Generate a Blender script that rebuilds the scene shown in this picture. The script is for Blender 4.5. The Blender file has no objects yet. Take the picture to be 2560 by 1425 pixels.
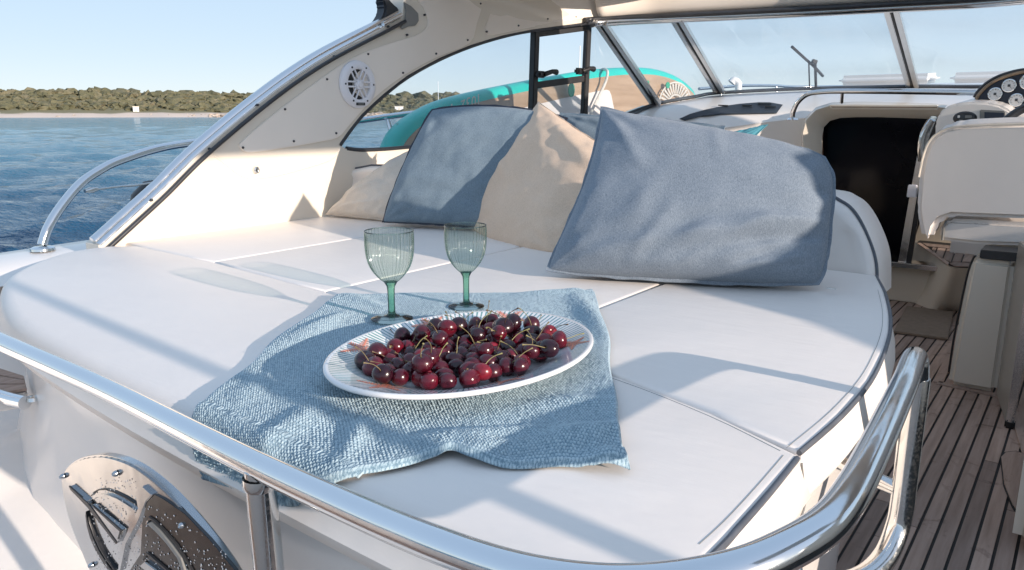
import bpy, bmesh, math, random
import numpy as np
from mathutils import Vector, Matrix, noise

random.seed(7)
rng = np.random.default_rng(11)
scene = bpy.context.scene
COL = scene.collection

# ------------------------------------------------------------------ camera, sky, sun, exposure
CAM_Z, PAD_Z, FLOOR_Z = 1.86, 1.50, 0.96
PITCH, YAW, FPX = math.radians(12.6), math.radians(37.0), 1920.0
cam_data = bpy.data.cameras.new('camera')
cam = bpy.data.objects.new('camera', cam_data)
COL.objects.link(cam)
cam.location = (0, 0, CAM_Z)
cam.rotation_euler = (math.pi / 2 - PITCH, 0, YAW)
cam_data.sensor_width = 36.0
cam_data.lens = FPX / 2560 * 36.0
cam_data.clip_start = 0.02
cam_data.clip_end = 20000
scene.camera = cam

SUN_EL = math.radians(13.0)
SUN_AZ = Vector((0.9972, -0.0745))           # horizontal direction towards the sun (x starboard, y forward)
world = bpy.data.worlds.new('World')
scene.world = world
world.use_nodes = True
wt = world.node_tree
wt.nodes.clear()
sky = wt.nodes.new('ShaderNodeTexSky')
sky.sky_type = 'NISHITA'
sky.sun_disc = False
sky.sun_elevation = SUN_EL
sky.sun_rotation = math.atan2(SUN_AZ.x, SUN_AZ.y)
sky.altitude = 0
sky.air_density = 0.65
sky.dust_density = 0.35
sky.ozone_density = 3.2
gam = wt.nodes.new('ShaderNodeGamma')          # the photograph's sky is flatter than the eye sees it: one curve for all of it
gam.inputs[1].default_value = 0.13
hsv = wt.nodes.new('ShaderNodeHueSaturation')
hsv.inputs['Saturation'].default_value = 2.6
hsv.inputs['Value'].default_value = 2.05
hsv.inputs['Hue'].default_value = 0.508
bg = wt.nodes.new('ShaderNodeBackground')
bg.inputs['Strength'].default_value = 0.15
wo = wt.nodes.new('ShaderNodeOutputWorld')
wt.links.new(sky.outputs[0], gam.inputs[0])
wt.links.new(gam.outputs[0], hsv.inputs['Color'])
wt.links.new(hsv.outputs[0], bg.inputs[0])
wt.links.new(bg.outputs[0], wo.inputs[0])

sd = bpy.data.lights.new('sun', 'SUN')
sd.energy = 2.3
sd.angle = math.radians(0.55)
sd.color = (1.0, 0.86, 0.74)
sun = bpy.data.objects.new('sun', sd)
COL.objects.link(sun)
to_sun = Vector((SUN_AZ.x * math.cos(SUN_EL), SUN_AZ.y * math.cos(SUN_EL), math.sin(SUN_EL)))
sun.rotation_euler = to_sun.to_track_quat('Z', 'Y').to_euler()
sun.location = (6, -1, 6)

scene.view_settings.view_transform = 'Standard'
scene.view_settings.look = 'None'
scene.view_settings.gamma = 1.0
scene.view_settings.exposure = 1.33
scene.render.engine = 'CYCLES'
scene.cycles.max_bounces = 10
scene.cycles.transparent_max_bounces = 16
scene.cycles.transmission_bounces = 8
scene.cycles.caustics_refractive = False
scene.cycles.caustics_reflective = False

# ------------------------------------------------------------------ measuring helpers (photograph ray -> place on a known plane)
def ray(px, py):
    u = (px - 1280) / FPX
    v = -(py - 712.5) / FPX
    f = math.cos(PITCH) + v * math.sin(PITCH)
    z = -math.sin(PITCH) + v * math.cos(PITCH)
    s, c = math.sin(YAW), math.cos(YAW)
    return Vector((-s * f + c * u, c * f + s * u, z))
def onz(px, py, z):
    r = ray(px, py); t = (z - CAM_Z) / r.z
    return Vector((r.x * t, r.y * t, z))
def onx(px, py, x):
    r = ray(px, py); t = x / r.x
    return Vector((x, r.y * t, CAM_Z + r.z * t))
def ony(px, py, y):
    r = ray(px, py); t = y / r.y
    return Vector((r.x * t, y, CAM_Z + r.z * t))
def wall_x(f):
    return -2.18 + (0.21 * min(1.6, (f - 1.8)) ** 2 / 2.56 if f > 1.8 else 0.0)
def onwall(px, py, off=0.0):
    x = -2.18
    for _ in range(8):
        p = onx(px, py, x)
        x = wall_x(p.y)
    p = onx(px, py, x + off)
    return p

# ------------------------------------------------------------------ materials
MATS = {}
class NT:
    def __init__(self, name):
        self.m = bpy.data.materials.new(name)
        self.m.use_nodes = True
        self.t = self.m.node_tree
        self.t.nodes.clear()
        self.out = self.t.nodes.new('ShaderNodeOutputMaterial')
        self.b = self.t.nodes.new('ShaderNodeBsdfPrincipled')
        self.t.links.new(self.b.outputs[0], self.out.inputs[0])
        MATS[name] = self.m
    def link(self, a, b):
        self.t.links.new(a, b)
    def set(self, **kw):
        al = dict(base='Base Color', rough='Roughness', metal='Metallic', ior='IOR', trans='Transmission Weight', coat='Coat Weight',
                  coatr='Coat Roughness', sss='Subsurface Weight', spec='Specular IOR Level', sheen='Sheen Weight')
        for k, v in kw.items():
            i = self.b.inputs[al[k]]
            if k == 'base' and len(v) == 3: v = (*v, 1)
            i.default_value = v
        return self
    def coords(self, kind='Object', scale=1.0):
        tc = self.t.nodes.new('ShaderNodeTexCoord')
        mp = self.t.nodes.new('ShaderNodeMapping')
        mp.inputs['Scale'].default_value = (scale,) * 3 if not hasattr(scale, '__len__') else scale
        self.link(tc.outputs[kind], mp.inputs[0])
        return mp.outputs[0]
    def noise(self, scale, detail=3, rough=0.55, kind='Object', stretch=(1, 1, 1), dist=0.0):
        nz = self.t.nodes.new('ShaderNodeTexNoise')
        nz.inputs['Scale'].default_value = scale
        nz.inputs['Detail'].default_value = detail
        nz.inputs['Roughness'].default_value = rough
        nz.inputs['Distortion'].default_value = dist
        self.link(self.coords(kind, stretch), nz.inputs['Vector'])
        return nz.outputs[0]
    def ramp(self, fac, stops):
        r = self.t.nodes.new('ShaderNodeValToRGB')
        el = r.color_ramp.elements
        while len(el) < len(stops): el.new(0.5)
        for e, (p, c) in zip(el, stops):
            e.position = p
            e.color = (*c, 1) if len(c) == 3 else c
        self.link(fac, r.inputs[0])
        return r.outputs[0]
    def color(self, sock):
        self.link(sock, self.b.inputs['Base Color']); return self
    def rough(self, sock):
        self.link(sock, self.b.inputs['Roughness']); return self
    def bump(self, *hs, dist=0.001):
        last = None
        for h, s in hs:
            bp = self.t.nodes.new('ShaderNodeBump')
            bp.inputs['Strength'].default_value = s
            bp.inputs['Distance'].default_value = dist
            self.link(h, bp.inputs['Height'])
            if last is not None: self.link(last, bp.inputs['Normal'])
            last = bp.outputs[0]
        self.link(last, self.b.inputs['Normal'])
        return self
    def math(self, op, a, b=None, c=None):
        nd = self.t.nodes.new('ShaderNodeMath'); nd.operation = op
        for i, x in enumerate((a, b, c)):
            if x is None: continue
            if isinstance(x, (int, float)): nd.inputs[i].default_value = x
            else: self.link(x, nd.inputs[i])
        return nd.outputs[0]
    def mixc(self, fac, a, b):
        nd = self.t.nodes.new('ShaderNodeMix'); nd.data_type = 'RGBA'
        if isinstance(fac, (int, float)): nd.inputs[0].default_value = fac
        else: self.link(fac, nd.inputs[0])
        for i, x in ((6, a), (7, b)):
            if hasattr(x, 'links') or isinstance(x, bpy.types.NodeSocket): self.link(x, nd.inputs[i])
            else: nd.inputs[i].default_value = (*x, 1)
        return nd.outputs[2]

def mk_plain(name, col, rough=0.4, var=0.06, nscale=6, metal=0.0, bump=None, coat=0.0, spec=0.5):
    m = NT(name).set(rough=rough, metal=metal, coat=coat, spec=spec)
    lo = tuple(c * (1 - var) for c in col); hi = tuple(min(1, c * (1 + var)) for c in col)
    m.color(m.ramp(m.noise(nscale, 4), [(0.3, lo), (0.7, hi)]))
    if bump: m.bump((m.noise(bump[0], 3), bump[1]), dist=bump[2])
    return m

m = NT('vinyl').set(rough=0.42, spec=0.35)
m.color(m.ramp(m.noise(3.0, 5), [(0.25, (0.855, 0.79, 0.735)), (0.75, (0.89, 0.83, 0.775))]))
m.bump((m.noise(420, 2), 0.035), (m.noise(6, 3, stretch=(1, 2.2, 1)), 0.9), (m.noise(38, 3, stretch=(0.25, 1.4, 1)), 0.2), dist=0.0025)
m = NT('seat_vinyl').set(rough=0.42, spec=0.35)
m.color(m.ramp(m.noise(3.0, 5), [(0.25, (0.80, 0.745, 0.70)), (0.75, (0.85, 0.80, 0.75))]))
m.bump((m.noise(300, 2), 0.2), (m.noise(5, 3), 0.8), dist=0.002)
mk_plain('gelcoat', (0.735, 0.665, 0.565), 0.24, 0.03, 2.0, bump=(3, 0.25, 0.003), coat=0.2)
mk_plain('gelcoat_white', (0.84, 0.795, 0.75), 0.26, 0.03, 2.0, bump=(3, 0.25, 0.003), coat=0.2)
mk_plain('liner', (0.85, 0.775, 0.69), 0.5, 0.03, 3.0, bump=(260, 0.15, 0.001))
m = NT('nonslip').set(rough=0.35, base=(0.83, 0.785, 0.74))
vo = m.t.nodes.new('ShaderNodeTexVoronoi'); vo.inputs['Scale'].default_value = 95
m.link(m.coords('Object', (1, 1, 1)), vo.inputs['Vector'])
m.bump((vo.outputs['Distance'], 0.12), (m.noise(8, 3), 0.4), dist=0.0015)
m = NT('chrome').set(metal=1.0, base=(0.78, 0.79, 0.80))
m.rough(m.ramp(m.noise(30, 4), [(0.3, (0.06,) * 3), (0.7, (0.16,) * 3)]))
m.bump((m.noise(18, 2), 0.15), dist=0.001)
m = NT('wet_steel').set(metal=1.0, base=(0.70, 0.70, 0.69))
m.rough(m.ramp(m.noise(240, 3), [(0.42, (0.09,) * 3), (0.62, (0.22,) * 3)]))
m.bump((m.noise(330, 2, dist=0.4), 0.035), dist=0.0004)
m = NT('plate_steel').set(metal=1.0, base=(0.50, 0.51, 0.52))
m.rough(m.ramp(m.noise(14, 5), [(0.3, (0.10,) * 3), (0.7, (0.22,) * 3)]))
m.bump((m.noise(9, 3), 0.35), dist=0.003)
m = NT('dark_steel').set(metal=1.0, base=(0.10, 0.10, 0.10), rough=0.22)
m.bump((m.noise(12, 3), 0.3), dist=0.002)
mk_plain('dark_recess', (0.03, 0.03, 0.032), 0.35, 0.2, 20)
mk_plain('black_rubber', (0.012, 0.012, 0.013), 0.45, 0.3, 20, bump=(90, 0.2, 0.001))
mk_plain('dark_trim', (0.035, 0.037, 0.042), 0.28, 0.2, 15)
mk_plain('grey_plastic', (0.22, 0.22, 0.21), 0.4, 0.1, 10)
mk_plain('piping_grey', (0.10, 0.11, 0.13), 0.5, 0.15, 30)
mk_plain('speaker_white', (0.78, 0.77, 0.80), 0.35, 0.03, 10)
mk_plain('opening_black', (0.003, 0.003, 0.005), 0.10, 0.2, 3, spec=0.12)
mk_plain('dash_blue', (0.016, 0.024, 0.045), 0.4, 0.2, 6)
mk_plain('vent_grey', (0.035, 0.045, 0.06), 0.6, 0.2, 8)
mk_plain('gauge_white', (0.75, 0.75, 0.74), 0.3, 0.04, 10)
mk_plain('wood_rim', (0.24, 0.17, 0.11), 0.4, 0.25, 30)
mk_plain('wood_brown', (0.20, 0.095, 0.055), 0.35, 0.2, 20)
mk_plain('cabinet_grey', (0.30, 0.285, 0.26), 0.35, 0.06, 4)
mk_plain('mat_brown', (0.24, 0.185, 0.14), 0.85, 0.12, 60, bump=(200, 0.6, 0.002))
mk_plain('caulk', (0.012, 0.012, 0.012), 0.6, 0.2, 20)
mk_plain('cherry_red_print', (0.75, 0.24, 0.15), 0.3, 0.2, 60)
mk_plain('rock_pale', (0.46, 0.38, 0.31), 0.9, 0.35, 0.5)
mk_plain('white_paint', (0.8, 0.8, 0.8), 0.4, 0.04, 5)
mk_plain('rope_white', (0.6, 0.58, 0.54), 0.8, 0.15, 60, bump=(150, 0.6, 0.002))
mk_plain('red_led', (0.6, 0.02, 0.02), 0.3, 0.1, 20)
mk_plain('shade_cloth', (0.42, 0.42, 0.42), 0.85, 0.05, 6, bump=(300, 0.3, 0.001))

m = NT('teak').set(rough=0.6, spec=0.3)
oi = m.t.nodes.new('ShaderNodeObjectInfo')
g = m.noise(70, 5, 0.6, stretch=(1, 0.06, 1))
g2 = m.noise(5, 4, 0.6)
base = m.ramp(g, [(0.25, (0.30, 0.225, 0.185)), (0.55, (0.42, 0.325, 0.275)), (0.8, (0.50, 0.40, 0.35))])
tint = m.ramp(oi.outputs['Random'], [(0.0, (0.70, 0.68, 0.68)), (0.5, (0.98, 0.94, 0.92)), (1.0, (1.16, 1.10, 1.06))])
mx = m.t.nodes.new('ShaderNodeMix'); mx.data_type = 'RGBA'; mx.blend_type = 'MULTIPLY'; mx.inputs[0].default_value = 1
m.link(base, mx.inputs[6]); m.link(tint, mx.inputs[7])
st = m.ramp(m.noise(7, 5, 0.65, kind='Object', dist=1.5), [(0.60, (1, 1, 1)), (0.70, (0.45, 0.42, 0.42))])
mx2 = m.t.nodes.new('ShaderNodeMix'); mx2.data_type = 'RGBA'; mx2.blend_type = 'MULTIPLY'; mx2.inputs[0].default_value = 0.85
m.link(mx.outputs[2], mx2.inputs[6]); m.link(st, mx2.inputs[7])
m.color(mx2.outputs[2])
m.bump((g, 0.4), dist=0.001)

def mk_fabric(name, lo, hi, weave=900, sheen=0.15):
    m = NT(name).set(rough=0.9, spec=0.15, sheen=sheen)
    w1 = m.noise(weave, 1, stretch=(1, 0.22, 0.22)); w2 = m.noise(weave, 1, stretch=(0.22, 1, 1))
    w = m.math('ADD', w1, w2)
    big = m.noise(7, 4)
    k = m.math('ADD', m.math('MULTIPLY', w, 0.5), m.math('MULTIPLY', m.math('SUBTRACT', big, 0.5), 0.25))
    m.color(m.ramp(k, [(0.30, lo), (0.70, hi)]))
    m.bump((w, 0.5), (m.noise(22, 4, 0.6), 0.10), dist=0.0016)
    return m
mk_fabric('linen_blue', (0.13, 0.168, 0.212), (0.285, 0.33, 0.382))
mk_fabric('linen_slate', (0.11, 0.16, 0.21), (0.24, 0.31, 0.36))
mk_fabric('linen_beige', (0.62, 0.455, 0.325), (0.80, 0.62, 0.475))
mk_fabric('linen_cream', (0.62, 0.54, 0.45), (0.76, 0.68, 0.59))
mk_fabric('cotton_turquoise', (0.07, 0.27, 0.36), (0.13, 0.40, 0.50))
m = NT('towel_blue').set(rough=0.95, spec=0.1, sheen=0.25)
at = m.t.nodes.new('ShaderNodeAttribute'); at.attribute_name = 'loop'
m.color(m.ramp(m.math('ADD', at.outputs['Fac'], m.math('MULTIPLY', m.math('SUBTRACT', m.noise(700, 2), 0.5), 0.9)),
               [(0.05, (0.18, 0.29, 0.37)), (0.42, (0.38, 0.52, 0.60)), (0.9, (0.53, 0.67, 0.73))]))
m.bump((m.noise(900, 3), 0.8), dist=0.002)

def mk_pane(name, tint, gloss=1.0, haze=0.045):
    m = NT(name)
    t = m.t
    tr = t.nodes.new('ShaderNodeBsdfTransparent'); tr.inputs[0].default_value = (*tint, 1)
    gl = t.nodes.new('ShaderNodeBsdfGlossy'); gl.inputs['Roughness'].default_value = 0.02
    lw = t.nodes.new('ShaderNodeLayerWeight'); lw.inputs[0].default_value = 0.5
    mu = m.math('MULTIPLY_ADD', m.math('POWER', lw.outputs['Facing'], 4.0), gloss, 0.012)
    ms = t.nodes.new('ShaderNodeMixShader')
    m.link(mu, ms.inputs[0]); m.link(tr.outputs[0], ms.inputs[1]); m.link(gl.outputs[0], ms.inputs[2])
    # milky haze mixed into the pane, mottled by noise
    df_ = t.nodes.new('ShaderNodeBsdfTranslucent'); df_.inputs[0].default_value = (0.85, 0.88, 0.92, 1)
    m2 = t.nodes.new('ShaderNodeMixShader')
    m.link(m.math('MULTIPLY', m.noise(2.2, 4), haze * 2), m2.inputs[0]); m.link(ms.outputs[0], m2.inputs[1]); m.link(df_.outputs[0], m2.inputs[2])
    m.link(m2.outputs[0], m.out.inputs[0])
mk_pane('window_glass', (0.93, 0.95, 0.965), 0.15)
mk_pane('screen_glass', (0.965, 0.98, 0.985), 0.15)

def mk_goblet(name, tint, dens):
    m = NT(name); t = m.t
    tr = t.nodes.new('ShaderNodeBsdfTransparent'); tr.inputs[0].default_value = (*tint, 1)
    rf = t.nodes.new('ShaderNodeBsdfRefraction'); rf.inputs['Color'].default_value = (*tint, 1); rf.inputs['IOR'].default_value = 1.3; rf.inputs['Roughness'].default_value = 0.02
    a = t.nodes.new('ShaderNodeMixShader'); a.inputs[0].default_value = dens
    m.link(tr.outputs[0], a.inputs[1]); m.link(rf.outputs[0], a.inputs[2])
    gl = t.nodes.new('ShaderNodeBsdfGlossy'); gl.inputs['Roughness'].default_value = 0.03
    fr = t.nodes.new('ShaderNodeFresnel'); fr.inputs[0].default_value = 1.5
    b = t.nodes.new('ShaderNodeMixShader')
    m.link(fr.outputs[0], b.inputs[0]); m.link(a.outputs[0], b.inputs[1]); m.link(gl.outputs[0], b.inputs[2])
    m.link(b.outputs[0], m.out.inputs[0])
m = NT('goblet_clear'); t = m.t
lw = t.nodes.new('ShaderNodeLayerWeight'); lw.inputs[0].default_value = 0.5
fc = lw.outputs['Facing']
tr = t.nodes.new('ShaderNodeBsdfTransparent')
m.link(m.ramp(fc, [(0.0, (0.88, 0.93, 0.895)), (0.4, (0.80, 0.87, 0.82)), (0.9, (0.30, 0.44, 0.36))]), tr.inputs[0])
gl = t.nodes.new('ShaderNodeBsdfGlossy'); gl.inputs['Roughness'].default_value = 0.04
ms = t.nodes.new('ShaderNodeMixShader')
m.link(m.math('MULTIPLY_ADD', m.math('POWER', fc, 2.5), 0.6, 0.08), ms.inputs[0])
m.link(tr.outputs[0], ms.inputs[1]); m.link(gl.outputs[0], ms.inputs[2]); m.link(ms.outputs[0], m.out.inputs[0])
mk_goblet('goblet_green', (0.58, 0.86, 0.72), 0.45)
mk_goblet('goblet_foot', (0.88, 0.96, 0.92), 0.1)

m = NT('cherry_skin').set(spec=0.5, coat=0.3, coatr=0.14)
oi = m.t.nodes.new('ShaderNodeObjectInfo')
rc = oi.outputs['Color']
m.rough(m.ramp(m.noise(60, 3), [(0.35, (0.16,) * 3), (0.7, (0.40,) * 3)]))
mx = m.t.nodes.new('ShaderNodeMix'); mx.data_type = 'RGBA'; mx.blend_type = 'MULTIPLY'; mx.inputs[0].default_value = 1
m.link(rc, mx.inputs[6]); m.link(m.ramp(m.noise(120, 4), [(0.3, (0.6, 0.6, 0.6)), (0.7, (1.25, 1.1, 1.1))]), mx.inputs[7])
m.color(mx.outputs[2])
m.bump((m.noise(260, 2), 0.10), dist=0.001)
m = NT('cherry_stem').set(rough=0.55)
oi = m.t.nodes.new('ShaderNodeObjectInfo')
m.color(m.ramp(oi.outputs['Random'], [(0.0, (0.10, 0.055, 0.03)), (0.5, (0.22, 0.17, 0.08)), (1.0, (0.27, 0.26, 0.10))]))

# glazed platter: fine green strokes round the rim (UV: u runs round, v runs out)
m = NT('platter_glaze').set(rough=0.16, spec=0.5, coat=0.3, coatr=0.08)
uv = m.t.nodes.new('ShaderNodeUVMap'); sx = m.t.nodes.new('ShaderNodeSeparateXYZ')
m.link(uv.outputs[0], sx.inputs[0])
ph = m.math('FRACT', m.math('MULTIPLY', sx.outputs[0], 150.0))
edge = m.math('ABSOLUTE', m.math('SUBTRACT', ph, 0.5))
wob = m.math('MULTIPLY', m.noise(45, 2), 0.34)
line = m.math('LESS_THAN', edge, wob)
inn = m.math('MULTIPLY', m.math('GREATER_THAN', sx.outputs[1], 0.70), m.math('LESS_THAN', sx.outputs[1], 0.965))
mk = m.math('MULTIPLY', line, inn)
soft = m.math('MULTIPLY', mk, m.math('ADD', 0.55, m.math('MULTIPLY', m.noise(16, 2), 0.7)))
gcol = m.ramp(m.noise(9, 2), [(0.35, (0.10, 0.30, 0.27)), (0.65, (0.12, 0.25, 0.33))])
wcol = m.ramp(m.noise(12, 3), [(0.3, (0.74, 0.74, 0.74)), (0.7, (0.82, 0.81, 0.80))])
m.color(m.mixc(soft, wcol, gcol))

# paddle board
mk_plain('board_turquoise', (0.015, 0.50, 0.43), 0.35, 0.06, 8)
m = NT('board_wood').set(rough=0.4)
m.color(m.ramp(m.noise(26, 5, 0.6, stretch=(1, 0.08, 1)), [(0.3, (0.32, 0.22, 0.14)), (0.7, (0.45, 0.325, 0.225))]))
mk_plain('board_pad', (0.66, 0.62, 0.60), 0.7, 0.04, 6, bump=(160, 0.4, 0.001))
mk_plain('board_print_white', (0.58, 0.56, 0.51), 0.5, 0.05, 20)
mk_plain('board_print_green', (0.02, 0.30, 0.18), 0.5, 0.1, 20)

# sea
m = NT('sea_water').set(rough=0.09, ior=1.33, spec=0.17)
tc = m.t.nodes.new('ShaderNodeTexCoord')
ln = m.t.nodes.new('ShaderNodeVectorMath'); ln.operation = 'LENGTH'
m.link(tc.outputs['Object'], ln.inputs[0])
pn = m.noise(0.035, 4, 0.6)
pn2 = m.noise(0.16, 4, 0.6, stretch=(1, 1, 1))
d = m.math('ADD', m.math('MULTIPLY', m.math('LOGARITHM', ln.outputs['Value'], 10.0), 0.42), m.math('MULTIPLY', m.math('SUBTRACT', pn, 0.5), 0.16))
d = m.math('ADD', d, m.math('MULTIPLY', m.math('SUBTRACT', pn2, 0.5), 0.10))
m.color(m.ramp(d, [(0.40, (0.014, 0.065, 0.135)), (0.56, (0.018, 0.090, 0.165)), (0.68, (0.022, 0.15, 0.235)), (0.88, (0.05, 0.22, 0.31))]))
m.bump((m.noise(1.3, 4, 0.6, stretch=(0.6, 1.5, 1)), 1.0), (m.noise(6, 3, 0.6, stretch=(0.7, 1.4, 1)), 0.7), dist=0.14)
m = NT('land_soil').set(rough=0.95)
tc = m.t.nodes.new('ShaderNodeTexCoord'); sz = m.t.nodes.new('ShaderNodeSeparateXYZ')
m.link(tc.outputs['Object'], sz.inputs[0])
hz = m.math('ADD', sz.outputs[2], m.math('MULTIPLY', m.math('SUBTRACT', m.noise(0.05, 4), 0.5), 3.0))
m.color(m.ramp(m.math('MULTIPLY', hz, 0.2), [(0.02, (0.36, 0.28, 0.22)), (0.12, (0.66, 0.55, 0.47)), (0.66, (0.64, 0.53, 0.45)), (0.80, (0.20, 0.18, 0.10))]))
m = NT('scrub_leaf').set(rough=0.9, spec=0.15)
m.color(m.ramp(m.noise(0.16, 5, 0.7), [(0.28, (0.085, 0.088, 0.052)), (0.5, (0.145, 0.138, 0.082)), (0.70, (0.23, 0.20, 0.135))]))
m.bump((m.noise(1.2, 4), 0.8), dist=0.6)

# ------------------------------------------------------------------ geometry helpers
ORG = {}
def add(name, me, mat, parent=None, loc=None):
    o = bpy.data.objects.new(name, me)
    COL.objects.link(o)
    if mat is not None and len(me.materials) == 0:
        me.materials.append(MATS[mat])
    po = ORG.get(parent.name, Vector()) if parent else Vector()
    o.location = (Vector(loc) if loc is not None else po) - po
    if parent: o.parent = parent
    ORG[o.name] = Vector(loc) if loc is not None else po
    return o
def mesh(name, verts, faces, mat, parent=None, smooth=True, angle=40, loc=None, origin=True):
    """verts in world coordinates; a top-level mesh gets its origin under its own middle"""
    V = [Vector(v) for v in verts]
    if parent is not None: og = ORG[parent.name]
    elif loc is not None: og = Vector(loc)
    else:
        a = np.array([tuple(v) for v in V])
        og = Vector(((a[:, 0].min() + a[:, 0].max()) / 2, (a[:, 1].min() + a[:, 1].max()) / 2, a[:, 2].min()))
    me = bpy.data.meshes.new(name)
    me.from_pydata([v - og for v in V], [], faces)
    me.update()
    fix(me, smooth, angle)
    return add(name, me, mat, parent, og)
def fix(me, smooth=True, angle=40):
    bm = bmesh.new(); bm.from_mesh(me)
    bmesh.ops.recalc_face_normals(bm, faces=bm.faces)
    bm.to_mesh(me); bm.free()
    if smooth:
        me.polygons.foreach_set('use_smooth', [True] * len(me.polygons))
        me.set_sharp_from_angle(angle=math.radians(angle))
    me.update()
def empty(name, loc, label=None, cat=None, group=None):
    o = bpy.data.objects.new(name, None)
    COL.objects.link(o); o.location = loc; o.empty_display_size = 0.1
    ORG[o.name] = Vector(loc)
    tag(o, label, cat, group)
    return o
def tag(o, label=None, cat=None, group=None, kind=None):
    if label: o['label'] = label
    if cat: o['category'] = cat
    if group: o['group'] = group
    if kind: o['kind'] = kind
    return o
def bm_obj(name, bm, mat, parent=None, smooth=True, angle=40, loc=None):
    vs = [v.co.copy() for v in bm.verts]
    bm.verts.index_update()
    fs = [[v.index for v in f.verts] for f in bm.faces]
    bm.free()
    return mesh(name, vs, fs, mat, parent, smooth, angle, loc)
def grid_faces(nr, nc, closed=False, off=0):
    F = []
    for i in range(nr - 1):
        for j in range(nc if closed else nc - 1):
            k = (j + 1) % nc
            F.append((off + i * nc + j, off + i * nc + k, off + (i + 1) * nc + k, off + (i + 1) * nc + j))
    return F
def loft(name, rows, mat, parent=None, closed=False, caps=False, thick=None, smooth=True, angle=40):
    nr, nc = len(rows), len(rows[0])
    V = [Vector(p) for r in rows for p in r]
    F = grid_faces(nr, nc, closed)
    if caps:
        F.append(tuple(range(nc))[::-1]); F.append(tuple(range((nr - 1) * nc, nr * nc)))
    o = mesh(name, V, F, mat, parent, smooth, angle)
    if thick:
        md = o.modifiers.new('thickness', 'SOLIDIFY'); md.thickness = thick; md.offset = 0
    return o
def catmull(pts, n=8, closed=False):
    P = [Vector(p) for p in pts]
    out = []
    m_ = len(P)
    rngi = range(m_ if closed else m_ - 1)
    for i in rngi:
        if closed: a, b, c, d = P[i - 1], P[i], P[(i + 1) % m_], P[(i + 2) % m_]
        else: a, b, c, d = P[max(i - 1, 0)], P[i], P[i + 1], P[min(i + 2, m_ - 1)]
        for k in range(n):
            t = k / n
            out.append(0.5 * ((2 * b) + (c - a) * t + (2 * a - 5 * b + 4 * c - d) * t * t + (3 * b - a - 3 * c + d) * t ** 3))
    if not closed: out.append(P[-1])
    return out
def tube_geo(pts, r, seg=12, caps=True, squash=None):
    P = [Vector(p) for p in pts]
    rs = r if hasattr(r, '__len__') else [r] * len(P)
    V, F = [], []
    up = Vector((0.13, 0.21, 0.97)).normalized()
    n = None
    for i, p in enumerate(P):
        t = ((P[min(i + 1, len(P) - 1)] - P[max(i - 1, 0)])).normalized()
        if n is None:
            n = (up - t * up.dot(t))
            if n.length < 0.05: n = Vector((1, 0, 0)) - t * t.x
            n.normalize()
        else:
            n = (n - t * n.dot(t)).normalized()
        b = t.cross(n)
        for k in range(seg):
            a = 2 * math.pi * k / seg
            V.append(p + (n * math.cos(a) + b * math.sin(a)) * rs[i])
    F = grid_faces(len(P), seg, True)
    if caps:
        F.append(tuple(range(seg))[::-1]); F.append(tuple(range((len(P) - 1) * seg, len(P) * seg)))
    return V, F
def tube(name, pts, r, mat, parent=None, smooth_n=0, seg=12, closed=False):
    if smooth_n:
        n0 = len(pts); pts = catmull(pts, smooth_n, closed)
        if hasattr(r, '__len__'): r = list(np.interp(np.linspace(0, n0 - 1, len(pts)), range(n0), r))
    V, F = tube_geo(pts, r, seg)
    return mesh(name, V, F, mat, parent, True, 60)
def lathe_geo(prof, seg=32, center=(0, 0, 0), ribs=0, amp=0.0, ex=1.0, ey=1.0):
    V = []
    for (r, z, *w) in prof:
        a_ = amp * (w[0] if w else 0)
        for k in range(seg):
            a = 2 * math.pi * k / seg
            rr = r * (1 + a_ * math.cos(ribs * a))
            V.append(Vector((center[0] + rr * ex * math.cos(a), center[1] + rr * ey * math.sin(a), center[2] + z)))
    return V, grid_faces(len(prof), seg, True)
def prism(name, pts, vec, mat, parent=None, bevel=0.0, seg=2, smooth=True, angle=35):
    """polygon pts (3D) extruded by vec; edges bevelled"""
    bm = bmesh.new()
    vs = [bm.verts.new(Vector(p)) for p in pts]
    f = bm.faces.new(vs)
    r = bmesh.ops.extrude_face_region(bm, geom=[f])
    bmesh.ops.translate(bm, verts=[e for e in r['geom'] if isinstance(e, bmesh.types.BMVert)], vec=Vector(vec))
    bmesh.ops.recalc_face_normals(bm, faces=bm.faces)
    if bevel:
        bmesh.ops.bevel(bm, geom=[e for e in bm.edges], offset=bevel, segments=seg, affect='EDGES', clamp_overlap=True)
    bmesh.ops.triangulate(bm, faces=[f for f in bm.faces if len(f.verts) > 4])
    return bm_obj(name, bm, mat, parent, smooth, angle)
def box(name, c, s, mat, parent=None, bevel=0.004, rot=None, seg=2):
    bm = bmesh.new()
    bmesh.ops.create_cube(bm, size=1.0)
    bmesh.ops.scale(bm, vec=Vector(s), verts=bm.verts)
    if bevel: bmesh.ops.bevel(bm, geom=list(bm.edges), offset=bevel, segments=seg, affect='EDGES', clamp_overlap=True)
    M = Matrix.Translation(Vector(c)) @ (rot.to_4x4() if rot is not None else Matrix.Identity(4))
    bmesh.ops.transform(bm, matrix=M, verts=bm.verts)
    return bm_obj(name, bm, mat, parent)
def bar(name, a, b, w, h, mat, parent=None, bevel=0.003):
    a, b = Vector(a), Vector(b)
    q = (b - a).to_track_quat('Z', 'Y').to_matrix()
    return box(name, (a + b) / 2, (w, h, (b - a).length), mat, parent, bevel, q)
def copy_part(o, parent, loc):
    c = o.copy(); COL.objects.link(c); c.parent = parent
    c.location = Vector(loc) - ORG[parent.name]; ORG[c.name] = Vector(loc)
    return c
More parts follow.
